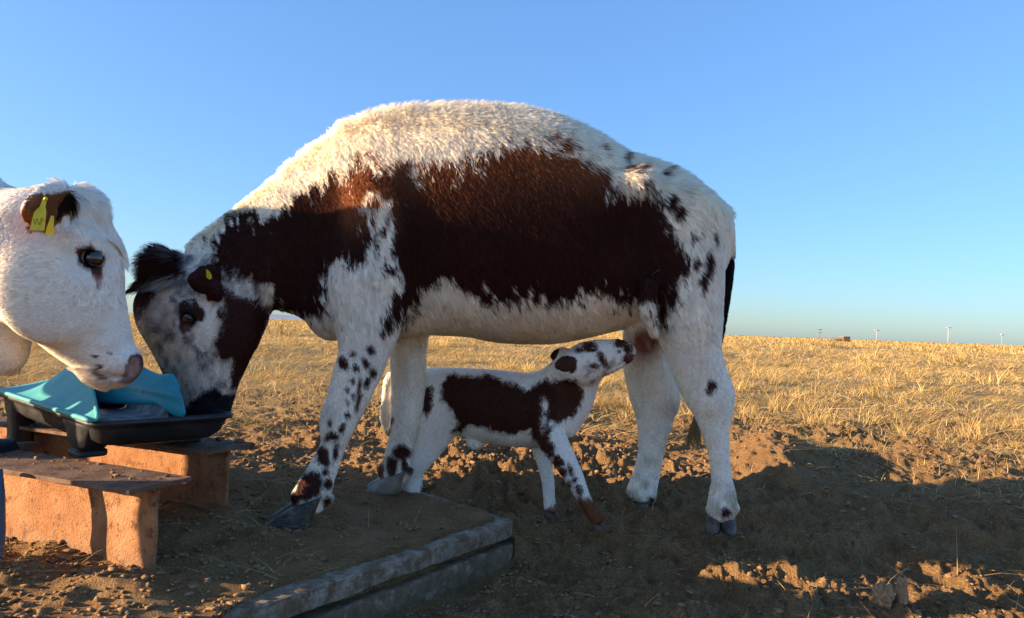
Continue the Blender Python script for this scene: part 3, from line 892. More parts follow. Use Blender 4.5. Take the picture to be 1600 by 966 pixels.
# ------------------------------------------------------------------ the white cow at the left
def build_white_cow():
    B = Body()
    Y = 1.68
    hp = head_plane(120, 1.68)
    H = lambda x, y, o=0.0: B.hpt(hp, x, y, o)
    vn = np.array([hp[2][0], hp[2][1], 0]); vt = np.array([vn[1], -vn[0], 0]); ez = np.array([0, 0, 1.0])
    B.htube(hp, [(128, 308, -20, 400, .092), (157, 335, -18, 440, .106), (176, 377, 0, 480, .113), (184, 430, 32, 513, .106), (194, 482, 78, 550, .088),
             (206, 528, 118, 573, .076), (214, 555, 137, 584, .070), (217, 569, 152, 590, .060)], 0.035)
    B.ell(H(70, 465, -.085), [vt, vn, ez], (.080, .033, .09), 0.06)     # cheek
    B.ell(H(128, 376, -.092), [vt * .8 - ez * .6, vn, vt * .6 + ez * .8], (.05, .03, .028), 0.035)   # brow
    B.ell(H(118, 322), [vt, vn, ez], (.045, .065, .03), 0.05)            # poll
    B.ell(H(190, 567, -.010), [vt, vn, ez], (.042, .056, .030), 0.03)      # muzzle pad
    B.ell(H(160, 583), [vt, vn, ez], (.030, .045, .016), 0.03)            # lower lip
    # neck and trunk run off to the left, unseen, posed to shade the red cow
    nk = [(W(60, 400, Y), .5), ]
    hx, hy = W(20, 400, Y)[0], Y
    ax = np.array([-1.0, 0.28, 0]); ax /= np.linalg.norm(ax)
    up = np.array([0, 0, 1.0])
    P0 = np.array([hx, hy, 0])
    def st(s, zt, zb, b): return (P0 + ax * s + up * (zt + zb) / 2, up, (zt - zb) / 2, b)
    B.tube([st(-.06, .90, .62, .10), st(.15, .975, .60, .12), st(.38, 1.11, .60, .15), st(.62, 1.26, .60, .19), st(.85, 1.34, .60, .24), st(1.1, 1.36, .61, .29), st(1.4, 1.35, .62, .32),
            st(1.7, 1.36, .65, .32), st(1.95, 1.38, .68, .28), st(2.15, 1.35, .74, .22), st(2.28, 1.25, .84, .12)], 0.05, step=.02)
    side = np.array([-ax[1], ax[0], 0])
    def leg(s, offs, z0=0.85):
        for o in offs:
            c = lambda ds, z: P0 + ax * (s + ds) + side * o + up * z
            e = ax
            if z0 > .8:
                B.tube([(c(0, z0), e, .12, .08), (c(.0, .62), e, .085, .065), (c(-.01, .45), e, .058, .052), (c(0, .33), e, .055, .05), (c(.0, .2), e, .036, .034), (c(0, .1), e, .045, .042), (c(-.03, .045), e, .05, .045)], 0.05, step=.02)
            else:
                B.tube([(c(0, z0), e, .15, .09), (c(.02, .6), e, .11, .075), (c(.09, .47), e, .06, .055), (c(.10, .38), e, .052, .045), (c(.06, .2), e, .036, .034), (c(.04, .1), e, .045, .042), (c(.01, .045), e, .05, .045)], 0.05, step=.02)
    leg(.72, (.27, -.17), .85); leg(1.98, (.24, -.22), .8)
    B.tube([(P0 + ax * 2.26 + up * 1.24, ax, .03, .03), (P0 + ax * 2.33 + up * 1.0, ax, .025, .025), (P0 + ax * 2.34 + up * .6, ax, .025, .025), (P0 + ax * 2.34 + up * .35, ax, .045, .045)], .02, step=.02)
    # dewlap
    B.ell(W(-20, 505, Y + .02), [[.6, 0, -.8], [0, 1, 0], [.8, 0, .6]], (.13, .05, .07), 0.06)
    # ears
    for b0, t0 in ((H(100, 318, -.085), H(42, 328, -.20)), (H(100, 318, .085), H(60, 322, .24))):
        u2 = np.array([.25, 0, 1.0]); u2 /= np.linalg.norm(u2)
        B.tube([(b0, u2, .028, .020), (b0 * .7 + t0 * .3, u2, .047, .020), (b0 * .35 + t0 * .65, u2, .047, .016), (t0, u2, .022, .010)], 0.018, step=.006)
    B.ell(H(106, 322, -.142), [vt * .8 + ez * .35, vn, vt * -.35 + ez * .9], (.026, .022, .020), 0.008, True)
    EO = .108
    for sy in (-1, 1):
        B.ell(H(143, 404, sy * EO), [vt * .85 - ez * .52, vn, vt * .52 + ez * .85], (.025, .032, .0165), 0.006, True)
        B.ell(H(209, 573, sy * .056), [vt * .5 + ez * .86, vn, vt * -.86 + ez * .5], (.018, .014, .009), 0.008, True)
    B.line([(H(213, 584, -.05), .003, .02), (H(190, 590, -.06), .003, .02), (H(165, 584, -.06), .003, .02), (H(152, 579, -.055), .002, .015)], 0.008, e1=(0, 0, 1), sub=True)
    V, Q = B.mesh(0.007)
    nose = [(222, 556), (215, 552), (203, 556), (196, 572), (191, 588), (180, 600), (200, 600), (218, 594), (226, 575)]
    spots = [(151, 557, 4, 2.5, 15), (173, 552, 3.5, 2.5), (158, 573, 5.5, 3.5), (163, 588, 9, 4, 25)]
    def coat(P, N=None, rnd=None):
        x, y = proj(P)
        n = vnoise3(x / 10, y / 10, P[:, 1] * 9, 61) * 3 + vnoise3(x / 3, y / 4, P[:, 1] * 9, 62) * 2
        v = vnoise3(P[:, 0] * 7, P[:, 1] * 7, P[:, 2] * 7, 63)
        c = np.tile(np.array([0.79, 0.705, 0.60]), (len(P), 1)) * (1 + 0.05 * v)[:, None]
        c = mixc(c, c * np.array([0.8, 0.72, 0.66]), sstep(0.3, 0.7, vnoise3(x / 18, y / 14, P[:, 1] * 8, 64)) * 0.4)
        hd_ = (P - H(120, 400)) @ vn
        near = hd_ < .01
        inhead = x > -30
        pass
        earzone = np.maximum(np.abs(x - 78) / 46, np.abs(y - 322) / 42) < 1
        er = earzone & (hd_ < -.095)
        er_in = er & (poly_sd(x, y, [(32, 330), (46, 306), (84, 296), (120, 294), (120, 318), (97, 340), (78, 366), (60, 372), (42, 350)]) + n < 0)
        c[er_in] = np.array([0.22, 0.085, 0.034])
        c[er & (poly_sd(x, y, [(100, 300), (119, 296), (119, 318), (100, 334), (88, 338), (92, 322)]) + n < 0)] = np.array([0.020, 0.012, 0.010])
        if True:
            eyed = poly_sd(x, y, [(116, 391), (128, 384), (142, 382), (156, 394), (162, 411), (160, 430), (152, 438), (142, 426), (126, 412)]) + n * 0.6
            k = sstep(2, -2, eyed) * near * (x > 100)
            c = mixc(c, np.tile(np.array([0.10, 0.038, 0.025]), (len(P), 1)), k)
            lid = sstep(1.18, .95, np.hypot((x - 143) / 21, (y - 404) / 15)) * near
            c = mixc(c, np.tile(np.array([0.022, 0.012, 0.011]), (len(P), 1)), lid)
            tear = sstep(2, -2, poly_sd(x, y, [(148, 430), (158, 430), (156, 448), (151, 446)]) + n) * near * 0.7
            c = mixc(c, np.tile(np.array([0.26, 0.12, 0.085]), (len(P), 1)), tear)
        c = mixc(c, np.tile(np.array([0.085, 0.030, 0.025]), (len(P), 1)), sstep(1.5, -1.5, poly_sd(x, y, nose) + n * 0.5) * (x > 150))
        c = mixc(c, np.tile(np.array([0.36, 0.21, 0.18]), (len(P), 1)), sstep(2, -2, spots_sd(x, y, [(209, 573, 9, 14, 15)]) + n * 0.4) * .85)
        c = mixc(c, np.tile(np.array([0.035, 0.015, 0.013]), (len(P), 1)), sstep(1, -1, spots_sd(x, y, spots) + n * 0.3) * near)
        pk = sstep(560, 585, y) * (x > 120) * 0.35
        c = mixc(c, np.tile(np.array([0.50, 0.36, 0.30]), (len(P), 1)), pk * sstep(0, -10, poly_sd(x, y, [(120, 560), (205, 540), (230, 580), (200, 610), (130, 610)])))
        return c
    base = P0 + ax * 1.1; base[2] = 0
    o = mesh_obj('cow', V, Q, M_SKIN, base=base, colour=coat(V))
    o['base_pt'] = [float(v) for v in base]
    tag(o, 'white faced cow with yellow flag ear tag leaning in beside the trough', 'cow')
    def dens(P, N):
        x, y = proj(P)
        w = np.where(x > -40, 1.0, 0.0)
        w = np.where(P[:, 0] < W(-40, 400, Y)[0], 0.05, w)
        w = np.where(N[:, 1] > 0.4, w * 0.25, w)
        w = np.where((np.hypot((x - 143) / 21, (y - 405) / 15) < 1) & ((P - H(120, 400)) @ vn < 0), 0, w)
        w = np.where(poly_sd(x, y, nose) < 2, w * 0.05, w)
        return w
    def length(P, N):
        x, y = proj(P)
        L = np.full(len(P), 0.012)
        L = np.where(y > 480, 0.008, L)
        L = np.where((y < 345) & (x > 100), 0.036, L)
        L = np.where((x > 138) & (y < 405), 0.036, L)
        L = np.where((y > 575) & (x < 175), 0.018, L)
        L = np.where(((P - H(120, 400)) @ vn < -.10) & (x < 122) & (y < 372), 0.009, L)
        L = np.where(x < 0, 0.022, L)
        L = np.where((np.hypot((x - 142) / 44, (y - 400) / 38) < 1) & ((P - H(120, 400)) @ vn < 0), 0.007, L)
        return L
    def lift(P, N):
        x, y = proj(P)
        l = np.full(len(P), 0.26)
        l = np.where((y < 345) & (x > 60), 0.6, l)
        l = np.where((x > 150) & (y < 400), 0.5, l)
        l = np.where((y > 575) & (x < 175), 0.8, l)
        return l
    def flow(P, N):
        x, y = proj(P)
        T = np.tile(np.array([-0.45, 0, -0.7]), (len(P), 1))
        fh = (x > 110) & (y < 400)
        T[fh] = [0.45, 0, -1.0]
        ck = (x < 110) & (y > 380)
        T[ck] = [-0.9, 0, -0.25]
        T[(y > 480) & (x > 100)] = [-0.5, 0, 0.2]
        return T
    make_hair(o, 'hair', V, Q, int(300000 * HAIRQ), dens, length, lift, flow, coat, M_HAIR, clump=0.38, per=12, rad=0.00042, seed=9, wave=.16)
    for sy in (-1, 1):
        c = H(143, 404, sy * (EO - .0185))
        e = uvsphere('eye', c, 0.0235, M_SCL, o)
        e['base_pt'] = list(o['base_pt'])
        uvsphere('iris', c + vn * sy * .0072 + vt * .003, 0.0222, M_EYE, e, scale=(1.08, .93, 1.0))
    # flag ear tag: front and back halves
    fr = [(71, 307), (74, 310), (71, 323), (72.5, 332), (69.5, 360.5), (46, 360), (53, 332), (62, 323), (67, 310)]
    bk = [(79.5, 337), (84.5, 337.5), (84, 367), (70, 368), (72, 359)]
    t = None
    for poly, yy in ((fr, -.212), (bk, -.186)):
        n = len(poly)
        v = [H(x, y, yy - 0.0012) for x, y in poly] + [H(x, y, yy + 0.0012) for x, y in poly]
        f = [tuple(range(n)), tuple(range(n, 2 * n))[::-1]] + [(i, i + n, (i + 1) % n + n, (i + 1) % n) for i in range(n)]
        q = mesh_obj('ear_tag', v, f, M_TAG, o, smooth=False)
        q['base_pt'] = list(o['base_pt'])
        if t is None: t = q
    # pin of the tag and the faint worn marks on its face
    uvsphere('tag_pin', H(71.5, 311, -.213), .004, M_TAG, t)
    v, f = [], []
    for (x1, y1, x2, y2) in ((52, 341, 55, 351), (55, 351, 58, 341), (58, 341, 61, 352), (61, 352, 64, 341), (65.5, 341, 63.5, 352), (66, 341, 68.5, 347)):
        a, b = H(x1, y1, -.2138), H(x2, y2, -.2138)
        d = (b - a) / np.linalg.norm(b - a); nn = np.array([-d[2], 0, d[0]]) * .0007
        k = len(v); v += [a - nn, b - nn, b + nn, a + nn]; f.append((k, k + 1, k + 2, k + 3))
    mesh_obj('worn_print', v, f, M_TAGINK, t, smooth=False)
    for s, offs in ((.69, (.27, -.17)), (1.99, (.24, -.22))):
        for oo in offs: hoof(o, P0 + ax * s + side * oo + up * .05, -ax, .12, .035, .05, M_HOOF)
    return o

# ------------------------------------------------------------------ terrain
SLAB_A = Wz(806, 813, 0.0)[:2]
SLAB_B = SLAB_A + np.array([-0.585, -0.82]) * 1.75
_q = Wz(672, 772, 0.0)[:2] - SLAB_A
SLAB_C = SLAB_A + _q / np.linalg.norm(_q) * 0.75
SLAB = np.array([SLAB_A, SLAB_B, SLAB_B + np.array([-.9, .5]), SLAB_C + np.array([-.9, .35]), SLAB_C])

def height(x, y, fine=True):
    r = np.hypot(x, y)
    sdS = poly_sd(x, y, SLAB)
    # broad shape: low trampled ground in front and right of the slab, level field beyond
    q_ = np.where(y < SLAB_A[1], (x - SLAB_A[0]) * .814 - (y - SLAB_A[1]) * .581, x - SLAB_A[0] - .1 * (y - SLAB_A[1]))
    low = -0.135 * np.where(y < SLAB_A[1], sstep(-0.07, -0.03, q_), sstep(-0.03, 0.10, q_)) * sstep(2.72, 2.28, y - .1 * x)
    dip = -0.055 * np.exp(-(((x - .45) / .75) ** 2 + ((y - 2.72) / .42) ** 2))
    mound = 0.15 * np.exp(-(((x - 1.30 - .25 * (y - 3.6)) / .22) ** 2 + ((y - 3.75) / .55) ** 2)) + 0.05 * np.exp(-(((x - 2.2) / .7) ** 2 + ((y - 3.9) / .3) ** 2))
    patch = 0.06 * np.exp(-(((x - .80) / .20) ** 2 + ((y - 2.40) / .07) ** 2)) + 0.05 * np.exp(-(((x - 1.25) / .3) ** 2 + ((y - 1.72) / .15) ** 2))
    z = low + dip + mound + patch
    far = sstep(4.5, 9, r)
    z = z + 0.035 * fbm2(x * 0.9, y * 0.9, 3, 1) * (1 - far) * sstep(1.5, 3, r) + 0.07 * fbm2(x * 0.35, y * 0.35, 3, 2) * far * sstep(400, 60, r)
    # trampled hummocks, clods
    ch = sstep(0.1, 0.5, fbm2(x * 1.3, y * 1.3, 2, 8) + 0.45)
    churn = np.clip(1 - far * 0.75, 0, 1) * (0.45 + 0.55 * ch)
    behind = sstep(2.75, 3.05, y) * sstep(7.5, 5.0, y)
    w1, c1 = worley2(x * 5.2 + 0.3 * fbm2(x * 6, y * 6, 2, 3), y * 5.2, 5)
    w2, c2 = worley2(x * 13 + 0.4 * vnoise2(x * 17, y * 17, 9), y * 13, 6)
    w3, c3 = worley2(x * 31, y * 31, 7)
    amp = 0.85 + 0.65 * behind
    rough = (0.030 * (np.clip(1 - w1, 0, 1) ** 1.2 - .4) * (0.3 + c1) + 0.022 * (np.clip(1 - w2 * 1.05, 0, 1) - .3) * (0.15 + 1.2 * c2) + 0.008 * (np.clip(1 - w3, 0, 1) - .3) * (0.2 + 1.1 * c3)) * amp
    w4, c4 = worley2(x * 9 + .5 * vnoise2(x * 12, y * 12, 19), y * 9, 18)
    rough = rough + 0.020 * (np.clip(1 - w4 * 1.2, 0, 1) - .25) * (c4 > .55) * sstep(3.2, 2.4, y)
    rough = rough + 0.020 * fbm2(x * 8, y * 8, 3, 12) * amp + 0.012 * (1 - 2 * np.abs(fbm2(x * 17, y * 17, 3, 13))) * amp + 0.008 * fbm2(x * 42, y * 42, 3, 14) + 0.004 * (1 - 2 * np.abs(fbm2(x * 60, y * 60, 2, 16)))
    # hoof prints
    pr, pc = worley2(x * 2.6, y * 2.6, 15)
    rough = rough - 0.035 * sstep(0.22, 0.12, pr) * (pc > 0.45) * amp
    near = sstep(0.12, -0.02, sdS)
    onslab = sstep(0.0, -0.06, sdS)
    left = sstep(-0.55, -0.85, x + (2.0 - y) * 0.3)           # dirt heaped over the left half of the slab
    z = z + rough * churn * (1 - 0.80 * near * (1 - 0.35 * left))
    # over the slab the dirt is a thin skin, it stops short of the broken edge
    edge = 0.035 + 0.02 * fbm2(x * 6, y * 6, 2, 33)
    e2 = np.where(x < -0.60, -0.02, edge)
    skin = 0.012 + 0.006 * np.clip(fbm2(x * 9, y * 9, 3, 34), -1, 1) + left * (0.022 + 0.025 * np.clip(fbm2(x * 7, y * 7, 3, 35), -.6, 1))
    # cover: distance to the two visible edges only
    z = np.where(sdS < 0, -0.13 + (0.13 + skin) * sstep(e2 - 0.012, e2 + 0.012, -sdS), z)
    gap = sstep(0.10, 0.0, sdS) * (sdS >= 0) * sstep(-0.7, -0.5, x)
    z = z - 0.02 * gap * 0
    return z

def build_ground():
    # angle columns: fine in view, coarse behind
    fine = np.radians(np.linspace(-41, 41, 760))
    coarse = np.radians(np.concatenate([np.linspace(43, 180, 44), np.linspace(-178, -43, 44)]))
    ang = np.concatenate([fine, coarse])
    ang = np.sort(ang)
    rad = [0.35]
    while rad[-1] < 1.35: rad.append(rad[-1] * 1.06)
    while rad[-1] < 6.5: rad.append(rad[-1] * 1.0042)
    while rad[-1] < 14: rad.append(rad[-1] * 1.010)
    while rad[-1] < 9000: rad.append(rad[-1] * 1.06)
    rad = np.array(rad)
    A, Rr = np.meshgrid(ang, rad, indexing='xy')
    x, y = Rr * np.sin(A), Rr * np.cos(A)
    z = height(x.ravel(), y.ravel()).reshape(x.shape)
    V = np.stack([x, y, z], -1).reshape(-1, 3)
    na, nr = len(ang), len(rad)
    i = np.arange(nr - 1)[:, None] * na + np.arange(na)[None]
    j = np.arange(nr - 1)[:, None] * na + (np.arange(na)[None] + 1) % na
    F = np.stack([i, i + na, j + na, j], -1).reshape(-1, 4)[:, ::-1]
    nv = len(V)
    V = np.vstack([V, [[0, 0, V[:na, 2].mean()]]])
    t = NT('trampled_soil', 0.95, 0.12)
    geo = t.n('ShaderNodeNewGeometry')
    pos = geo.outputs['Position']
    soil = t.ramp(t.noise(9, 6, 0.65, pos), [(0.25, (0.28, 0.160, 0.072)), (0.5, (0.45, 0.265, 0.122)), (0.75, (0.58, 0.36, 0.18))])
    fine_n = t.ramp(t.noise(140, 4, 0.7, pos), [(0.32, (0.46, 0.44, 0.42)), (0.68, (1.38, 1.36, 1.30))])
    soil = t.mix(0.8, soil, fine_n, 'MULTIPLY')
    straw = t.ramp(t.noise(4, 6, 0.7, pos), [(0.3, (0.34, 0.23, 0.10)), (0.7, (0.60, 0.42, 0.19))])
    ln = t.n('ShaderNodeVectorMath', operation='LENGTH'); t.l(pos, ln.inputs[0])
    mr = t.n('ShaderNodeMapRange'); mr.inputs['From Min'].default_value = 4.6; mr.inputs['From Max'].default_value = 9.0
    nz = t.n('ShaderNodeMath', operation='MULTIPLY_ADD'); nz.inputs[1].default_value = 5.0
    t.l(t.noise(1.2, 5, 0.65, pos), nz.inputs[0]); t.l(ln.outputs['Value'], nz.inputs[2])
    sb = t.n('ShaderNodeMath', operation='SUBTRACT'); t.l(nz.outputs[0], sb.inputs[0]); sb.inputs[1].default_value = 2.5
    t.l(sb.outputs[0], mr.inputs['Value'])
    t.colour(t.mix(mr.outputs[0], soil, straw))
    h = t.n('ShaderNodeMath', operation='ADD'); t.l(t.noise(75, 6, 0.7, pos), h.inputs[0]); t.l(t.noise(260, 3, 0.6, pos), h.inputs[1])
    t.bump(h.outputs[0], 0.035, 1.0)
    # inner disc
    Fl = np.vstack([F, np.stack([np.arange(na), np.full(na, nv), np.full(na, nv), (np.arange(na) + 1) % na], -1)[:0]])
    o = mesh_obj('ground', V[:nv], Fl, t.m)
    tag(o, kind='structure')
    return o

ICO = None
def ico(sub):
    bm = bmesh.new(); bmesh.ops.create_icosphere(bm, subdivisions=sub, radius=1)
    V = np.array([v.co[:] for v in bm.verts]); F = np.array([[v.index for v in f.verts] for f in bm.faces]); bm.free()
    return V, F

def soil_mat(name, k=1.0):
    t = NT(name, 0.95, 0.1)
    t.colour(t.mix(0.8, t.ramp(t.noise(25, 5), [(0.25, (0.25 * k, 0.152 * k, 0.082 * k)), (0.55, (0.42 * k, 0.262 * k, 0.142 * k)), (0.8, (0.54 * k, 0.35 * k, 0.20 * k))]),
                   t.ramp(t.noise(160, 3), [(0.3, (0.7, 0.7, 0.7)), (0.7, (1.3, 1.28, 1.22))]), 'MULTIPLY'))
    t.bump(t.noise(110, 5, 0.7), 0.008, 0.9)
    return t.m

def lump(c, r, seed, sub=3, sq=(1, 1, .75)):
    V, F = ico(sub)
    n = vnoise3(V[:, 0] * 2.3 + seed, V[:, 1] * 2.3 + .4, V[:, 2] * 2.3 + seed, 71) * .22 + vnoise3(V[:, 0] * 5 + seed, V[:, 1] * 5, V[:, 2] * 5, 72) * .20 + (1 - 2 * np.abs(vnoise3(V[:, 0] * 9 + seed, V[:, 1] * 9, V[:, 2] * 9, 73))) * .12 + vnoise3(V[:, 0] * 18, V[:, 1] * 18 + seed, V[:, 2] * 18, 74) * .07
    return np.array(c) + V * (1 + n)[:, None] * r * np.array(sq), F

def build_clods():
    V0, F0 = ico(1)
    n = 22000
    g = np.random.default_rng(21)
    a = np.radians(g.uniform(-41, 41, n)); r = 1.45 * np.exp(g.random(n) * math.log(7.5 / 1.45))
    x, y = r * np.sin(a), r * np.cos(a)
    den = fbm2(x * 1.6, y * 1.6, 3, 81)
    sdS = poly_sd(x, y, SLAB)
    keep = (den > g.uniform(-0.9, 0.7, n)) & ~((sdS < 0.0) & (x > -.62) & (g.random(n) < .9)) & ~((np.abs(sdS) < .05) & (x > -.6))
    keep |= (x < -.45) & (y < 2.0) & (sdS < .2) & (g.random(n) < .6)
    x, y = x[keep], y[keep]; n = len(x)
    s = np.clip(0.0042 * np.exp(g.normal(0, .5, n)), .0018, .0085) * np.where((y > 2.8), 1.35, 1.0)
    z = height(x, y)
    for p_, ex_, ey_ in BEAMS:
        m_ = 150
        a_ = g.random(m_) ** .8 * 1.1; o_ = g.normal(.02, .045, m_).clip(-.085, .085)
        x = np.concatenate([x, p_[0] + ex_[0] * a_ + ey_[0] * o_]); y = np.concatenate([y, p_[1] + ex_[1] * a_ + ey_[1] * o_])
        z = np.concatenate([z, np.full(m_, .2392)]); s = np.concatenate([s, .0028 * np.exp(g.normal(0, .55, m_))]); n = len(x)
    rnd = g.random((n, 1))
    d = 1 + 0.5 * g.normal(0, 1, (n, len(V0)))
    d = np.clip(d, .35, 1.9)
    ang = g.random(n) * 6.283
    X = V0[None, :, 0] * d * (1 + .5 * rnd); Yv = V0[None, :, 1] * d; Z = V0[None, :, 2] * d * .62
    P = np.stack([X * np.cos(ang)[:, None] - Yv * np.sin(ang)[:, None], X * np.sin(ang)[:, None] + Yv * np.cos(ang)[:, None], Z], -1) * s[:, None, None]
    P += np.stack([x, y, z + s * .35], -1)[:, None]
    F = (F0[None] + (np.arange(n) * len(V0))[:, None, None]).reshape(-1, 3)
    o = mesh_obj('soil_crumbs', P.reshape(-1, 3), F, soil_mat('crumb_soil', .72), smooth=False)
    tag(o, kind='stuff')

def blades(name, root, h, lean, wid, colr, mat, curve=0.6, seed=0):
    """curved three-segment blades of grass"""
    n = len(root)
    g = np.random.default_rng(seed)
    up = np.array([0, 0, 1.0])
    side = np.stack([-lean[:, 1], lean[:, 0], np.zeros(n)], 1)
    side += g.normal(0, .5, (n, 3)) * np.array([1, 1, .3]); side /= np.linalg.norm(side, axis=1)[:, None]
    ts = np.array([0, .4, .75, 1.0])
    lz = np.sqrt(np.clip(1 - (lean ** 2).sum(1), 0.02, 1))
    pts = []
    for t in ts:
        hor = lean * (h * t * (1 - curve + curve * 2 * t))[:, None]
        ver = (h * lz * (t - curve * 0.45 * t * t * (lean ** 2).sum(1) * 1.6))
        pts.append(root + np.concatenate([hor, ver[:, None]], 1))
    V = np.zeros((n, 7, 3))
    for k in range(3):
        w = (wid * (1, .85, .5)[k] * .5)[:, None]
        V[:, 2 * k] = pts[k] - side * w; V[:, 2 * k + 1] = pts[k] + side * w
    V[:, 6] = pts[3]
    T = np.array([[0, 1, 3], [0, 3, 2], [2, 3, 5], [2, 5, 4], [4, 5, 6]])
    F = (T[None] + (np.arange(n) * 7)[:, None, None]).reshape(-1, 3)
    o = mesh_obj(name, V.reshape(-1, 3), F, mat, colour=np.repeat(colr, 7, 0), smooth=False)
    tag(o, kind='stuff')
    return o

def build_grass():
    t = NT('dry_straw', 0.7, 0.25)
    c = attr_out(t, 'coat')
    t.colour(c)
    tr = t.n('ShaderNodeBsdfTranslucent'); t.l(c, tr.inputs['Color'])
    mx = t.n('ShaderNodeMixShader'); mx.inputs[0].default_value = .28
    t.l(t.b.outputs[0], mx.inputs[1]); t.l(tr.outputs[0], mx.inputs[2]); t.l(mx.outputs[0], t.t.nodes['Material Output'].inputs[0])
    mat = t.m
    g = np.random.default_rng(31)
    pal = np.array([[.67, .45, .17], [.60, .39, .135], [.74, .53, .22], [.50, .33, .12], [.42, .32, .13], [.30, .25, .11]])
    def pick(n, p): return pal[g.choice(6, n, p=p)] * (0.8 + .4 * g.random((n, 1)))
    def polar(n, r0, r1, amax=42, pw=1.0):
        a = np.radians(g.uniform(-amax, amax, n)); r = r0 * np.exp(g.random(n) ** pw * math.log(r1 / r0))
        return r * np.sin(a), r * np.cos(a), r
    R, H, L, Wd, Cc = [], [], [], [], []
    # tussocks
    x, y, r = polar(2600, 5.6, 75, pw=.85)
    den = fbm2(x * .45, y * .45, 3, 91)
    edge = 6.6 - 0.55 * x * (x > 0) * .5 + np.where(x < -1, 0.6, 0) + 2.0 * fbm2(x * .6, y * .6, 3, 93)
    k = (den + g.normal(0, .35, len(x)) > 0.10) & (r > edge)
    x, y, r = x[k], y[k], r[k]
    # a few clumps that stand out in the view
    sx = [Wz(440, 525, 0), Wz(1300, 545, 0), Wz(1225, 555, 0), Wz(1490, 570, 0), Wz(1160, 548, 0), Wz(700, 545, 0), Wz(1370, 560, 0)]
    x = np.concatenate([x, [p[0] for p in sx]]); y = np.concatenate([y, [p[1] for p in sx]]); r = np.hypot(x, y)
    size = np.clip(np.exp(g.normal(-1.75, .42, len(x))), .07, .38) * np.clip(.75 + r / 40, .6, 1.3)
    size[-len(sx):] = np.array([.36, .34, .32, .3, .3, .28, .3]) * np.clip(r[-len(sx):] / 12, .9, 3)
    for i in range(len(x)):
        nb = int(np.clip(85 * (9 / r[i]) ** .35, 26, 95))
        if i >= len(x) - len(sx): nb = 170
        o = g.normal(0, size[i] * .33, (nb, 2))
        px, py = x[i] + o[:, 0], y[i] + o[:, 1]
        R.append(np.stack([px, py, np.zeros(nb)], 1))
        H.append(size[i] * (.3 + .75 * g.random(nb)))
        ln = o / (size[i] * .9 + 1e-6) + g.normal(0, .28, (nb, 2)) + np.array([.22, .05])
        nn = np.linalg.norm(ln, axis=1)[:, None]; ln = ln / np.maximum(nn, 1e-6) * np.clip(nn * 1.25, .25, .96)
        L.append(ln); Wd.append(np.maximum(.0026, .0006 * r[i]) * (.6 + .8 * g.random(nb)))
        dkc = g.random() < .18
        tone = pick(nb, [.1, .2, .05, .2, .2, .25] if dkc else [.34, .22, .2, .12, .08, .04]) * g.uniform(.65, 1.12)
        Cc.append(tone)
    x, y, r = polar(6500, 60, 600)
    nb = 12
    xx = np.repeat(x, nb) + g.normal(0, .5, len(x) * nb) * np.repeat(r, nb) / 60; yy = np.repeat(y, nb) + g.normal(0, .5, len(x) * nb) * np.repeat(r, nb) / 60
    n = len(xx); rr_ = np.hypot(xx, yy)
    R.append(np.stack([xx, yy, np.zeros(n)], 1)); H.append(g.uniform(.18, .5, n) * np.clip(rr_ / 150, .8, 1.6))
    L.append(g.normal(0, .35, (n, 2)).clip(-.65, .65)); Wd.append(.0009 * rr_ * (.6 + .8 * g.random(n))); Cc.append(pick(n, [.22, .2, .1, .2, .16, .12]) * np.repeat(g.uniform(.7, 1.05, len(x)), nb)[:, None])
    # lodged, flattened grass between the tussocks
    n = 170000
    x, y, r = polar(n, 4.2, 60, pw=.8)
    edge = 5.6 - .3 * np.maximum(x, 0) + 1.6 * fbm2(x * .7, y * .7, 3, 95)
    k = g.random(n) < sstep(edge - 1.2, edge + 1.6, r) * np.clip(.55 + .6 * fbm2(x * 1.1, y * 1.1, 3, 96), .1, 1)
    x, y, r = x[k], y[k], r[k]; n = len(x)
    sw = fbm2(x * .8, y * .8, 2, 97) * 2.2 + g.normal(0, .7, n)
    R.append(np.stack([x, y, np.zeros(n)], 1)); H.append(g.uniform(.06, .22, n) * np.clip(.8 + r / 40, .8, 1.4))
    lm = g.uniform(.72, .98, n)
    L.append(np.stack([np.cos(sw) * lm, np.sin(sw) * lm], 1)); Wd.append(np.maximum(.0024, .00058 * r) * (.6 + .8 * g.random(n)))
    Cc.append(pick(n, [.32, .22, .22, .12, .07, .05]))
    n = 16000
    x, y, r = polar(n, 3.4, 9, pw=.8)
    k = g.random(n) < sstep(3.4, 6.5, r + .4 * x + 1.8 * fbm2(x * .9, y * .9, 3, 99)) * .9
    x, y, r = x[k], y[k], r[k]; n = len(x)
    R.append(np.stack([x, y, np.zeros(n)], 1)); H.append(g.uniform(.02, .09, n)); L.append(g.normal(0, .45, (n, 2)).clip(-.68, .68)); Wd.append(np.maximum(.002, .0005 * r) * (.6 + .8 * g.random(n)))
    Cc.append(pick(n, [.3, .22, .2, .14, .09, .05]))
    # loose straw trodden into the soil
    n = 24000
    x, y, r = polar(n, 1.6, 7.5, pw=.65)
    k = g.random(n) < np.clip(.08 + .5 * fbm2(x * .9, y * .9, 2, 98) + sstep(3.0, 5.5, r + .35 * x) * .9, .07, 1)
    x, y, r = x[k], y[k], r[k]; n = len(x)
    sw = g.uniform(0, 6.283, n); lm = g.uniform(.9, .99, n)
    R.append(np.stack([x, y, np.zeros(n) + .004], 1)); H.append(g.uniform(.03, .16, n))
    L.append(np.stack([np.cos(sw) * lm, np.sin(sw) * lm], 1)); Wd.append(np.maximum(.0015, .00062 * r) * (.6 + .8 * g.random(n)))
    Cc.append(pick(n, [.3, .2, .2, .15, .1, .05]))
    R = np.vstack(R); H = np.concatenate(H); L = np.vstack(L); Wd = np.concatenate(Wd); Cc = np.vstack(Cc)
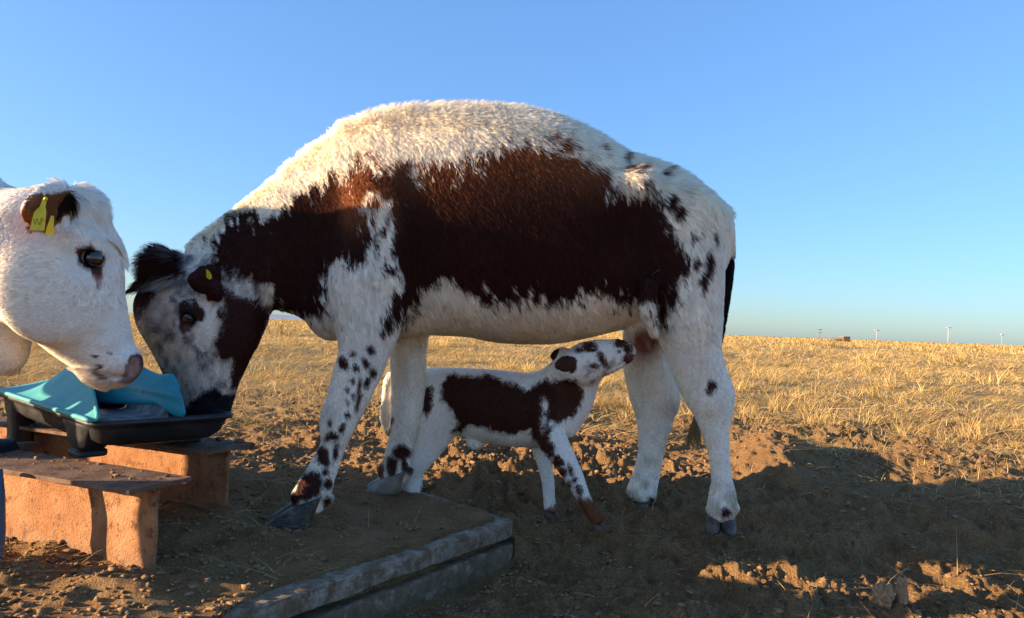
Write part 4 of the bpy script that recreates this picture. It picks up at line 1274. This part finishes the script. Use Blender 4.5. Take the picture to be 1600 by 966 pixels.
    R[:, 2] += height(R[:, 0], R[:, 1]) - .004
    blades('dry_grass', R, H, L, Wd, Cc, mat, seed=32)
    # one tall dead stalk standing in the trodden soil
    p = Wz(1497, 878, -.06)
    zz = float(height(np.array([p[0]]), np.array([p[1]]))[0])
    p = np.array([p[0], p[1], zz - .02])
    V, F = [], []
    q = [p, p + [-.002, 0, .06], p + [-.006, 0, .125], p + [-.008, .0, .165]]
    for i, c in enumerate(q):
        for k in range(6):
            a = k * math.pi / 3
            V.append(c + np.array([math.cos(a), math.sin(a), 0]) * (.0026 - .0005 * i))
    for i in range(3):
        for k in range(6): F.append((i * 6 + k, i * 6 + (k + 1) % 6, i * 6 + 6 + (k + 1) % 6, i * 6 + 6 + k))
    o = mesh_obj('dead_stalk', V, F, mat, base=p, colour=np.tile([.40, .28, .13], (len(V), 1)))
    tag(o, 'single upright dead grass stalk standing in shaded bare soil', 'stalk')

# ------------------------------------------------------------------ slabs
def slab(name, poly, zt, zb, inset, label, mat, seed):
    """rough-edged concrete slab: subdivided outline, chipped arris"""
    poly = np.array(poly)
    pts = []
    for i in range(len(poly)):
        a, b = poly[i], poly[(i + 1) % len(poly)]
        L = np.linalg.norm(b - a); n = max(2, int(L / .012))
        for k in range(n): pts.append(a + (b - a) * k / n)
    pts = np.array(pts)
    c = pts.mean(0)
    # round the corners
    for _ in range(5): pts = (np.roll(pts, 1, 0) + pts * 2 + np.roll(pts, -1, 0)) / 4
    nrm = np.roll(pts, -1, 0) - np.roll(pts, 1, 0)
    nrm = np.stack([nrm[:, 1], -nrm[:, 0]], 1); nrm /= np.linalg.norm(nrm, axis=1)[:, None]
    if ((pts - c) * nrm).sum() < 0: nrm = -nrm
    lev = [(zt, -.010), (zt - .0012, -.004), (zt - .004, -.001), (zt - .010, 0), (zt - .6 * (zt - zb), .001), (zb + .004, 0), (zb, -.003)]
    V = []
    for j, (z, o_) in enumerate(lev):
        w = vnoise2(pts[:, 0] * 30 + j, pts[:, 1] * 30, seed) * .004 + vnoise2(pts[:, 0] * 9, pts[:, 1] * 9, seed + 1) * .005 + vnoise2(pts[:, 0] * 80, pts[:, 1] * 80, seed + 2 + j) * .002
        q = pts + nrm * (o_ - inset + w)[:, None]
        V.append(np.concatenate([q, (z + vnoise2(pts[:, 0] * 22, pts[:, 1] * 22, seed + 5) * .002)[:, None]], 1))
    n = len(pts)
    F = []
    for j in range(len(lev) - 1):
        for i in range(n): F.append((j * n + i, (j + 1) * n + i, (j + 1) * n + (i + 1) % n, j * n + (i + 1) % n))
    F.append(tuple(range(n))); F.append(tuple((len(lev) - 1) * n + i for i in range(n))[::-1])
    V = np.vstack(V)
    o = mesh_obj(name, V, F, mat, base=(c[0], c[1], zb), smooth=False)
    bm = bmesh.new(); bm.from_mesh(o.data); bmesh.ops.recalc_face_normals(bm, faces=bm.faces[:]); bm.to_mesh(o.data); bm.free()
    tag(o, label, 'slab')
    return o

def concrete_mat(name='old_concrete', lo=.44):
    t = NT(name, 0.92, 0.15)
    geo = t.n('ShaderNodeNewGeometry'); pos = geo.outputs['Position']
    c = t.ramp(t.noise(14, 6, .65, pos), [(.25, (.22, .17, .12)), (.5, (.38, .32, .24)), (.75, (.55, .48, .38))])
    soil = t.ramp(t.noise(30, 4, .6, pos), [(.3, (.14, .09, .055)), (.7, (.25, .165, .10))])
    k = t.ramp(t.noise(22, 6, .75, pos), [(lo, (0, 0, 0)), (lo + .18, (1, 1, 1))])
    t.colour(t.mix(k, soil, c))
    t.bump(t.noise(120, 6, .75, pos), .008, .8)
    return t.m

# ------------------------------------------------------------------ steel beams
def rust_mat():
    t = NT('rusty_steel', 0.85, 0.2)
    geo = t.n('ShaderNodeNewGeometry'); pos = geo.outputs['Position']
    base = t.ramp(t.noise(11, 6, .6, pos), [(.25, (.32, .13, .052)), (.5, (.46, .215, .10)), (.75, (.55, .30, .155))])
    dark = t.ramp(t.noise(60, 5, .7, pos), [(.3, (.10, .042, .022)), (.7, (.25, .11, .055))])
    k = t.ramp(t.noise(26, 8, .75, pos), [(.52, (0, 0, 0)), (.64, (1, 1, 1))])
    mp = t.n('ShaderNodeVectorMath', operation='MULTIPLY'); mp.inputs[1].default_value = (60, 60, 5); t.l(pos, mp.inputs[0])
    st = t.ramp(t.noise(1.0, 4, .6, mp.outputs[0]), [(.35, (.93, .91, .90)), (.65, (1.04, 1.03, 1.02))])
    pit = t.ramp(t.noise(150, 3, .6, pos), [(.62, (1, 1, 1)), (.70, (.42, .33, .28))])
    sz = t.n('ShaderNodeSeparateXYZ'); t.l(pos, sz.inputs[0])
    ft = t.n('ShaderNodeMapRange'); ft.inputs['From Min'].default_value = .09; ft.inputs['From Max'].default_value = .01; t.l(sz.outputs['Z'], ft.inputs['Value'])
    fn = t.n('ShaderNodeMath', operation='MULTIPLY'); t.l(ft.outputs[0], fn.inputs[0]); t.l(t.ramp(t.noise(18, 6, .7, pos), [(.4, (.1, .1, .1)), (.6, (1, 1, 1))]), fn.inputs[1])
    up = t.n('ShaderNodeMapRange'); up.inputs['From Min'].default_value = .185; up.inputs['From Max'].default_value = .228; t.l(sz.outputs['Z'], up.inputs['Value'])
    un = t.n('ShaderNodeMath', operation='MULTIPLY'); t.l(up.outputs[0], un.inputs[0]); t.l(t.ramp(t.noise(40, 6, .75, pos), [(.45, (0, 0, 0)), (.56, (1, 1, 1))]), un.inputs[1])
    c0 = t.mix(1.0, t.mix(1.0, t.mix(k, base, dark), st, 'MULTIPLY'), pit, 'MULTIPLY')
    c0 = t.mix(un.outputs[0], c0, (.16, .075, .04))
    t.colour(t.mix(fn.outputs[0], c0, (.30, .19, .11)))
    h = t.n('ShaderNodeMath', operation='ADD'); t.l(t.noise(45, 8, .75, pos), h.inputs[0]); t.l(t.noise(180, 4, .7, pos), h.inputs[1])
    t.bump(h.outputs[0], .006, .8)
    return t.m
def rust_top_mat():
    t = NT('dirty_steel_top', 0.8, 0.2)
    geo = t.n('ShaderNodeNewGeometry'); pos = geo.outputs['Position']
    base = t.ramp(t.noise(16, 6, .65, pos), [(.3, (.075, .045, .03)), (.5, (.17, .10, .065)), (.75, (.26, .16, .10))])
    t.colour(base)
    t.bump(t.noise(70, 7, .75, pos), .006, .8)
    return t.m

def rough_plate(name, o0, ex, ey, ez, lx, ly, lz, mat, parent, nx=24, ny=6, jag=.003, seed=0):
    """plate with slightly eaten edges; o0 corner, ex/ey/ez unit axes"""
    V, idx = [], {}
    def vid(i, j, k):
        key = (i, j, k)
        if key not in idx:
            p = np.array(o0) + ex * lx * i / nx + ey * ly * j / ny + ez * lz * k
            s = np.array([vnoise3(np.array([p[0] * 40 + seed]), np.array([p[1] * 40]), np.array([p[2] * 40]), 101 + q)[0] for q in range(3)])
            edge = (i in (0, nx)) + (j in (0, ny))
            p = p + (ex * s[0] * (i in (0, nx)) + ey * s[1] * (j in (0, ny))) * jag + ez * s[2] * .0009
            idx[key] = len(V); V.append(p)
        return idx[key]
    F = []
    for i in range(nx):
        for j in range(ny):
            F.append((vid(i, j, 1), vid(i + 1, j, 1), vid(i + 1, j + 1, 1), vid(i, j + 1, 1)))
            F.append((vid(i, j, 0), vid(i, j + 1, 0), vid(i + 1, j + 1, 0), vid(i + 1, j, 0)))
    for i in range(nx):
        F.append((vid(i, 0, 0), vid(i + 1, 0, 0), vid(i + 1, 0, 1), vid(i, 0, 1)))
        F.append((vid(i, ny, 0), vid(i, ny, 1), vid(i + 1, ny, 1), vid(i + 1, ny, 0)))
    for j in range(ny):
        F.append((vid(0, j, 0), vid(0, j, 1), vid(0, j + 1, 1), vid(0, j + 1, 0)))
        F.append((vid(nx, j, 0), vid(nx, j + 1, 0), vid(nx, j + 1, 1), vid(nx, j, 1)))
    o = mesh_obj(name, V, F, mat, parent, smooth=False)
    bm = bmesh.new(); bm.from_mesh(o.data); bmesh.ops.recalc_face_normals(bm, faces=bm.faces[:]); bm.to_mesh(o.data); bm.free()
    return o

def build_beams():
    M, MT = rust_mat(), rust_top_mat()
    ex0 = np.array([-.915, .403, 0])
    ez = np.array([0, 0, 1.0])
    out = []
    e1 = Wz(246, 762, .228)
    for end, L, fw, lab, seed in ((e1, 1.25, .185, 'nearer rusty steel beam with sunlit orange side and thin top plate', 3), (Wz(358, 704, .228), 1.15, .20, 'farther rusty steel beam in shade beneath the brown cow\'s muzzle', 17)):
        ex = ex0 / np.linalg.norm(ex0)
        ey = np.array([-ex[1], ex[0], 0]); ey = ey if ey[1] > 0 else -ey
        p = np.array([end[0], end[1], 0])
        r = empty('steel_beam', p + ex * L / 2)
        tag(r, lab, 'beam', 'steel beams under the trough')
        over = .012
        rough_plate('web', p - ey * .006 + ez * -.03, ex, ez, ey, L, .2585, .012, M, r, nx=40, ny=8, seed=seed)
        rough_plate('top_flange', p - ey * fw / 2 - ex * over + ez * .229, ex, ey, ez, L + over, fw, .011, MT, r, nx=40, ny=6, seed=seed + 5)
        rough_plate('bottom_flange', p - ey * fw / 2 + ex * .02 + ez * .002, ex, ey, ez, L, fw, .011, MT, r, nx=40, ny=6, seed=seed + 9)
        out.append((p, ex, ey))
    return out

def tube_mesh(pts, rads, n=14, caps=True):
    pts = [np.array(p, float) for p in pts]
    V, F = [], []
    for i, p in enumerate(pts):
        d = pts[min(i + 1, len(pts) - 1)] - pts[max(i - 1, 0)]
        d /= np.linalg.norm(d)
        a = np.cross(d, [0, 0, 1]); a = a if np.linalg.norm(a) > .05 else np.cross(d, [0, 1, 0]); a /= np.linalg.norm(a); b = np.cross(d, a)
        for k in range(n):
            t = 2 * math.pi * k / n
            V.append(p + (a * math.cos(t) + b * math.sin(t)) * rads[i])
    for i in range(len(pts) - 1):
        for k in range(n): F.append((i * n + k, i * n + (k + 1) % n, (i + 1) * n + (k + 1) % n, (i + 1) * n + k))
    if caps:
        F.append(tuple(range(n))[::-1]); F.append(tuple((len(pts) - 1) * n + k for k in range(n)))
    return V, F

# ------------------------------------------------------------------ water trough
def build_trough():
    t = NT('black_plastic', 0.34, 0.5)
    geo = t.n('ShaderNodeNewGeometry'); pos = geo.outputs['Position']
    dust = t.ramp(t.noise(14, 6, .7, pos), [(.45, (0, 0, 0)), (.75, (.4, .4, .4))])
    t.colour(t.mix(dust, (.011, .0125, .016), (.075, .055, .04)))
    t.bump(t.noise(90, 4, .6, pos), .0015, .5)
    t.l(t.ramp(t.noise(20, 5, .7, pos), [(.3, (.32, .32, .32)), (.7, (.75, .75, .75))]), t.b.inputs['Roughness'])
    MB = t.m
    t = NT('teal_plastic', 0.42, 0.4)
    geo = t.n('ShaderNodeNewGeometry'); pos = geo.outputs['Position']
    tealc = t.ramp(t.noise(6, 4, .6, pos), [(.3, (.010, .235, .34)), (.7, (.014, .30, .40))])
    dirt = t.ramp(t.noise(32, 8, .8, pos), [(.58, (0, 0, 0)), (.72, (.8, .8, .8))])
    t.colour(t.mix(dirt, tealc, (.04, .10, .10)))
    t.bump(t.noise(60, 4, .6, pos), .0015, .4)
    MTe = t.m
    t = NT('faded_teal_plastic', 0.55, 0.3)
    geo = t.n('ShaderNodeNewGeometry'); pos = geo.outputs['Position']
    fade = t.ramp(t.noise(9, 6, .65, pos), [(.3, (.045, .29, .29)), (.7, (.10, .38, .36))])
    dirt = t.ramp(t.noise(30, 8, .8, pos), [(.55, (0, 0, 0)), (.75, (.75, .75, .75))])
    t.colour(t.mix(dirt, fade, (.10, .15, .12)))
    t.bump(t.noise(60, 4, .6, pos), .0015, .4)
    MTf = t.m
    ez = np.array([0, 0, 1.0])
    ZR = .352
    C1 = Wz(148, 661, ZR); C2 = Wz(366, 647, ZR)
    ev = C2 - C1; LV = np.linalg.norm(ev); ev /= LV
    eu = np.array([-ev[1], ev[0], 0]); eu = eu if eu[0] < 0 else -eu
    LU = 1.0
    cen = C1 + ev * LV / 2 + eu * LU / 2
    r = empty('water_trough', (cen[0], cen[1], .22))
    tag(r, 'black plastic water trough with teal cover standing on rusty beams', 'trough')
    def ring(z, ins, rc, n=8):
        """rounded rectangle, inset ins from the rim outline"""
        pts = []
        hu, hv = LU / 2 - ins, LV / 2 - ins
        rc = min(rc, hu, hv)
        for q, (su, sv) in enumerate(((1, 1), (-1, 1), (-1, -1), (1, -1))):
            for k in range(n + 1):
                a = math.pi / 2 * (q + k / n)
                pts.append(cen * [1, 1, 0] + eu * (su * (hu - rc) + rc * math.cos(a)) + ev * (sv * (hv - rc) + rc * math.sin(a)) + ez * z)
        return pts
    lv = [(ZR - .012, -.012), (ZR - .002, -.014), (ZR + .003, -.009), (ZR + .003, .004), (ZR - .003, .010), (.32, .016), (.295, .035), (.288, .07)]
    outer = [(ZR - .012, -.012), (ZR - .012, -.002), (.325, .004), (.298, .014), (.280, .034), (.272, .07)]
    V, F = [], []
    def add(levels, flip):
        s = len(V); n = 36
        for z, i_ in levels: V.extend(ring(z, i_, .06))
        for j in range(len(levels) - 1):
            for i in range(n):
                f = (s + j * n + i, s + j * n + (i + 1) % n, s + (j + 1) * n + (i + 1) % n, s + (j + 1) * n + i)
                F.append(f[::-1] if flip else f)
        k = s + (len(levels) - 1) * n
        F.append(tuple(range(k, k + n)))
    add(lv, False); add(outer, True)
    o = mesh_obj('basin', V, F, MB, r)
    bm = bmesh.new(); bm.from_mesh(o.data); bmesh.ops.remove_doubles(bm, verts=bm.verts[:], dist=1e-5); bmesh.ops.recalc_face_normals(bm, faces=bm.faces[:]); bm.to_mesh(o.data); bm.free()
    # legs
    def legp(u, v, top_w, zf, name='leg'):
        c0 = C1 * [1, 1, 0] + eu * u + ev * v
        V, F = [], []
        n = 20
        lev = [(ZR - .008, top_w, .048), (.33, top_w * .92, .046), (.30, top_w * .72, .044), (.272, top_w * .56, .040), (zf + .018, .038, .036), (zf + .017, .047, .045), (zf, .047, .045)]
        if zf < .2: lev.insert(4, (.235, top_w * .5, .038))
        for z, a, b in lev:
            for k in range(n):
                an = 2 * math.pi * k / n
                ca, sa = math.cos(an), math.sin(an)
                sq = 1 / max(abs(ca) ** 4 + abs(sa) ** 4, 1e-6) ** .25
                V.append(c0 + eu * a * ca * sq + ev * b * sa * sq + ez * z)
        for j in range(len(lev) - 1):
            for k in range(n): F.append((j * n + k, j * n + (k + 1) % n, (j + 1) * n + (k + 1) % n, (j + 1) * n + k))
        F.append(tuple(range(n))); F.append(tuple((len(lev) - 1) * n + k for k in range(n)))
        o = mesh_obj(name, V, F, MB, r)
        bm = bmesh.new(); bm.from_mesh(o.data); bmesh.ops.recalc_face_normals(bm, faces=bm.faces[:]); bm.to_mesh(o.data); bm.free()
        bevel_mod = o.modifiers.new('bevel', 'BEVEL'); bevel_mod.width = .004; bevel_mod.segments = 2; bevel_mod.limit_method = 'ANGLE'
    f1 = Wz(116, 716, .241)
    d = f1 - C1
    u1, v1 = float(d @ eu), float(d @ ev)
    legp(u1 + .035, .035, .115, .2405)
    f2 = Wz(346, 684, .241) - C1
    legp(max(.055, float(f2 @ eu)), LV - .045, .06, .2405)
    legp(LU - .09, .05, .10, -.01); legp(LU - .09, LV - .05, .085, -.01)
    # flared cover over the float valve
    V, F = [], []
    nu, nv = 70, 18
    u0, u1_ = -.006, LU + .01
    wv = .20
    def vmax(u): return float(np.interp(u, [-.006, .1, .2, .4, .6, 1.0], [.006, .032, .056, .100, .130, .160]))
    def hgt(u, v):
        pk = np.interp(u, [-.006, .1, .2, .3, .4, .5, .6, .7, .8, .9, 1.0], [.003, .026, .052, .076, .096, .114, .124, .108, .072, .042, .030])
        tt = np.clip(v / vmax(u), 0, 1.6)
        return pk * (.12 * np.minimum(tt, 1) + .88 * np.minimum(tt, 1) ** 1.35 - .25 * np.maximum(tt - 1, 0) ** 2) + .006
    for side in (0, 1):
        for j in range(nv + 1):
            for i in range(nu + 1):
                u = u0 + (u1_ - u0) * i / nu; v = -.014 + (vmax(u) * (1.0 + .6 * sstep(.25, .6, u)) + .014) * j / nv
                p = C1 * [1, 1, 0] + eu * u + ev * v + ez * (ZR + .004 + float(hgt(u, v)) - .006 * side)
                V.append(p)
    n1 = (nu + 1) * (nv + 1)
    g = lambda s, i, j: s * n1 + j * (nu + 1) + i
    for j in range(nv):
        for i in range(nu):
            F.append((g(0, i, j), g(0, i + 1, j), g(0, i + 1, j + 1), g(0, i, j + 1)))
            F.append((g(1, i, j), g(1, i, j + 1), g(1, i + 1, j + 1), g(1, i + 1, j)))
    for i in range(nu):
        F.append((g(0, i, 0), g(1, i, 0), g(1, i + 1, 0), g(0, i + 1, 0))); F.append((g(0, i, nv), g(0, i + 1, nv), g(1, i + 1, nv), g(1, i, nv)))
    for j in range(nv):
        F.append((g(0, 0, j), g(0, 0, j + 1), g(1, 0, j + 1), g(1, 0, j))); F.append((g(0, nu, j), g(1, nu, j), g(1, nu, j + 1), g(0, nu, j + 1)))
    o = mesh_obj('float_cover', V, F, MTf, r)
    bm = bmesh.new(); bm.from_mesh(o.data); bmesh.ops.recalc_face_normals(bm, faces=bm.faces[:]); bm.to_mesh(o.data); bm.free()
    o['base_pt'] = list(r['base_pt'])
    rim = [C1 * [1, 1, 0] + eu * uu + ev * -.016 + ez * (ZR + .008) for uu in np.linspace(-.012, LU + .012, 24)]
    Vr, Fr = tube_mesh(rim, [.0075] * 24, 8)
    mesh_obj('cover_rim', Vr, Fr, MTf, r)
    mth = [C1 * [1, 1, 0] + eu * uu + ev * (vmax(uu) * (1 + .6 * float(sstep(.25, .6, np.array(uu))))) + ez * (ZR + .003 + float(hgt(uu, vmax(uu) * (1 + .6 * float(sstep(.25, .6, np.array(uu))))))) for uu in np.linspace(0, LU, 40)]
    Vr, Fr = tube_mesh(mth, [.006] * 40, 8)
    mesh_obj('cover_rim', Vr, Fr, MTf, r)
    # bright teal flap: a curved plate lying across the trough behind the muzzles
    out = [(121, 600), (124, 590), (134, 584), (160, 570), (190, 560), (215, 568), (232, 578), (250, 586), (266, 583), (273, 586), (279, 600), (286, 625), (291, 645), (288, 651), (280, 653), (270, 650), (258, 638), (248, 634), (225, 632), (190, 632), (160, 630), (140, 625), (127, 614)]
    pl = np.array(out, float)
    # smooth outline
    for _ in range(2):
        q = np.empty((2 * len(pl), 2)); nx_ = np.roll(pl, -1, 0)
        q[0::2] = pl * .75 + nx_ * .25; q[1::2] = pl * .25 + nx_ * .75; pl = q
    n = len(pl)
    cx, cy = pl.mean(0)
    V, F = [], []
    def dep(x, y):
        base = np.interp(x, [120, 200, 290], [2.36, 2.27, 2.17])
        rdg = .018 * math.exp(-((y - (600 + (x - 200) * .22)) / 9) ** 2)
        return base - .05 * math.sin(math.pi * np.clip((x - 115) / 180, 0, 1)) * np.clip((y - 570) / 60, 0, 1) - rdg * .5
    rings = [1.0, .93, .8, .6, .35, .12]
    for back in (0, 1):
        for s in rings:
            for x, y in pl:
                xx, yy = cx + (x - cx) * s, cy + (y - cy) * s
                th = .009 * (1 - s ** 6) + .001
                V.append(W(xx, yy, dep(xx, yy) + (th if back else -th)))
    nr = len(rings)
    for back in (0, 1):
        b0 = back * nr * n
        for j in range(nr - 1):
            for i in range(n): F.append((b0 + j * n + i, b0 + j * n + (i + 1) % n, b0 + (j + 1) * n + (i + 1) % n, b0 + (j + 1) * n + i))
        F.append(tuple(b0 + (nr - 1) * n + i for i in range(n)))
    for i in range(n): F.append((i, (i + 1) % n, nr * n + (i + 1) % n, nr * n + i))
    o = mesh_obj('cover_flap', V, F, MTe, r)
    bm = bmesh.new(); bm.from_mesh(o.data); bmesh.ops.recalc_face_normals(bm, faces=bm.faces[:]); bm.to_mesh(o.data); bm.free()

def build_pipes():
    Mk = mat_plain('pipe_black', (.014, .015, .018), .5, .4)
    t = NT('pipe_brown', .7, .3); t.colour(t.ramp(t.noise(20, 4), [(.3, (.07, .045, .032)), (.7, (.13, .085, .06))])); Mb = t.m
    Mu = mat_plain('pipe_blue', (.030, .085, .15), .45, .4)
    # brown supply pipe with a ribbed black coupling
    a = W(52, 705, 2.30); b = W(-60, 712, 2.02)
    base = (a + b) / 2
    r = empty('water_pipe', base)
    tag(r, 'brown water pipe with ribbed black coupling at the trough leg', 'pipe')
    V, F = tube_mesh([a, a * .6 + b * .4], [.030, .030]); mesh_obj('pipe_body', V, F, Mb, r)
    pts, rad = [], []
    for i in range(15):
        s = i / 14
        pts.append(a * (.62 - .5 * s) + b * (.38 + .5 * s)); rad.append(.037 + .006 * (i % 2))
    V, F = tube_mesh(pts, rad); mesh_obj('coupling', V, F, Mk, r)
    d = a * .45 + b * .55
    V, F = tube_mesh([d + np.array([0, .0, -.01]), d + np.array([-.005, .03, -.13]), d + np.array([-.01, .05, -.26])], [.026, .026, .026]); mesh_obj('drop_pipe', V, F, Mk, r)
    # blue hose at the edge of the frame
    p = W(-4, 770, 1.85)
    V, F = tube_mesh([W(-8, 735, 1.86), W(-4, 775, 1.85), W(-3, 830, 1.85), W(-5, 870, 1.84), W(-10, 905, 1.83)], [.0165] * 5)
    o = mesh_obj('blue_hose', V, F, Mu, base=W(-10, 905, 1.83)); tag(o, 'blue hose standing upright beside the near steel beam', 'hose')

# ------------------------------------------------------------------ things far off
def utility_pole(px, pyt, pyb, Y, mat, label, arm=True, width=1.0, lampy=False, arms=1):
    b, tp = W(px, pyb, Y), W(px, pyt, Y)
    h = tp[2] - b[2]
    b = np.array([b[0], Y, -1.0])
    r = empty('utility_pole' if not lampy else 'mast', b)
    tag(r, label, 'pole' if not lampy else 'mast', 'poles on the horizon' if not lampy else None)
    top = np.array([b[0], Y, tp[2]])
    px_m = Y / FPX
    V, F = tube_mesh([b, top], [px_m * width, px_m * width * .8], 8); mesh_obj('pole_shaft', V, F, mat, r)
    if arm:
        for k in range(arms):
            c = top - np.array([0, 0, px_m * (1.2 + 5 * k)])
            w = px_m * (4.2 - k)
            V, F = tube_mesh([c - [w, 0, 0], c + [w, 0, 0]], [px_m * .55] * 2, 6); mesh_obj('cross_arm', V, F, mat, r)
            for s in (-.85, 0, .85):
                V, F = tube_mesh([c + [w * s, 0, 0], c + [w * s, 0, px_m * 1.4]], [px_m * .45] * 2, 6); mesh_obj('insulator', V, F, mat, r)
    if lampy:
        uvsphere('tank_head', top, px_m * 2.6, mat, r, scale=(1, 1, .55))

def build_far():
    dark = mat_plain('pole_wood', (.20, .20, .20), .8)
    pale = mat_plain('pole_pale', (.34, .36, .38), .7)
    utility_pole(1280, 514, 530, 300, dark, 'dark pole with two crossarms on the horizon, leftmost', True, .55, arms=2)
    utility_pole(1369.5, 515, 536, 300, pale, 'thin pale pole between the brick hut and the tall pole', True, .6)
    utility_pole(1481.5, 511, 540, 300, pale, 'tallest pale utility pole with single crossarm on the horizon', True, .85)
    utility_pole(1565, 523, 545, 320, pale, 'grey mast with white rounded head standing far right', False, .4, True)
    # small ruin
    c = W(1319, 534, 120)
    t = NT('ruin_brick', .9, .1); t.colour(t.ramp(t.noise(2.0, 5), [(.3, (.12, .075, .045)), (.7, (.20, .13, .08))])); Mr = t.m
    k = 120 / FPX
    b = np.array([c[0], 120, -.6])
    r = empty('brick_hut', b); tag(r, 'small ruined brick hut on the grassy horizon', 'hut')
    def box(name, x0, x1, y0, y1, z0, z1, mat):
        V = [b + [x, y, z] for z in (z0, z1) for x, y in ((x0, y0), (x1, y0), (x1, y1), (x0, y1))]
        mesh_obj(name, V, [(0, 1, 5, 4), (1, 2, 6, 5), (2, 3, 7, 6), (3, 0, 4, 7), (4, 5, 6, 7), (3, 2, 1, 0)], mat, r, smooth=False)
    zt = W(1319, 526.5, 120)[2] + .6
    box('wall', -3 * k, 7 * k, -.5, 1.2, 0, zt, Mr)
    box('broken_wall', -14 * k, -3.05 * k, 0, .9, 0, zt - 3.5 * k, Mr)
    box('roof_slab', -3.4 * k, 7.5 * k, -.6, 1.3, zt + .002, zt + .7 * k, dark)
    # far low hills and a strip of sea beyond the field
    V, F = [], []
    xs = np.linspace(-9000, 2500, 160)
    top = 20 + 22 * fbm2(xs / 1400, xs * 0, 3, 111)
    top = np.clip(top, 3, None) * sstep(900, -900, xs) + 1.0
    for row, (dy, f) in enumerate(((0, 0), (150, .7), (400, 1.0), (900, .9), (1500, 0))):
        for x_, t_ in zip(xs, top): V.append((x_, 4200 + dy, t_ * f * 2.2 - (2 if f == 0 else 0)))
    n = len(xs)
    for j in range(4):
        for i in range(n - 1): F.append((j * n + i, j * n + i + 1, (j + 1) * n + i + 1, (j + 1) * n + i))
    th = NT('far_hill', 1, 0); th.colour((.33, .37, .43))  # blue haze of distance put into the base colour
    tag(mesh_obj('hills', V, F, th.m), kind='structure')
    # sheet of standing water behind the trough
    c = Wz(84, 702, 0.0)
    pts = []
    for i in range(28):
        a = 2 * math.pi * i / 28
        rr = 1 + .25 * math.sin(3 * a + 1) + .12 * math.sin(7 * a)
        pts.append((c[0] + .16 * rr * math.cos(a), c[1] + .20 * rr * math.sin(a), .035))
    tw = NT('puddle_water', .04, .5); tw.colour((.03, .03, .03)); tw.b.inputs['IOR'].default_value = 1.33
    tag(mesh_obj('puddle_water', pts, [tuple(range(28))], tw.m), kind='structure')

def build_lumps():
    for i, (x, y, z, rx, rz, lab) in enumerate(((1379, 936, -.10, .026, .036, 'larger dried dung clod with rough sunlit face in the foreground'), (1409, 934, -.10, .015, .040, 'tall narrow clod standing beside the larger dung clod'),
                                                (1434, 948, -.10, .009, .010, 'smallest of three sunlit clods in the foreground'))):
        p = Wz(x, y + (rz * 300), z)
        h = float(height(np.array([p[0]]), np.array([p[1]]))[0])
        c = np.array([p[0], p[1], h + rz * .8])
        V, F = lump(c, 1.0, i * 7.3 + 2, 4, (rx, rx * .9, rz))
        o = mesh_obj('soil_clod', V, F, soil_mat('clod_soil', 1.15), base=(p[0], p[1], h))
        tag(o, lab, 'clod', 'dried clods in the foreground')

# ------------------------------------------------------------------ put it together
build_ground()
MC = concrete_mat()
slab('concrete_slab', SLAB, 0.0, -.053, 0.0, 'cracked grey concrete slab under the cow\'s front hooves', MC, 121)
slab('concrete_footing', SLAB, -.076, -.20, -0.004, 'lower concrete footing showing beneath the top slab\'s edge', concrete_mat('buried_concrete', .52), 131)
BEAMS = build_beams()
build_trough()
build_pipes()
build_main_cow()
build_calf()
build_white_cow()
build_far()
build_grass()
build_clods()
build_lumps()
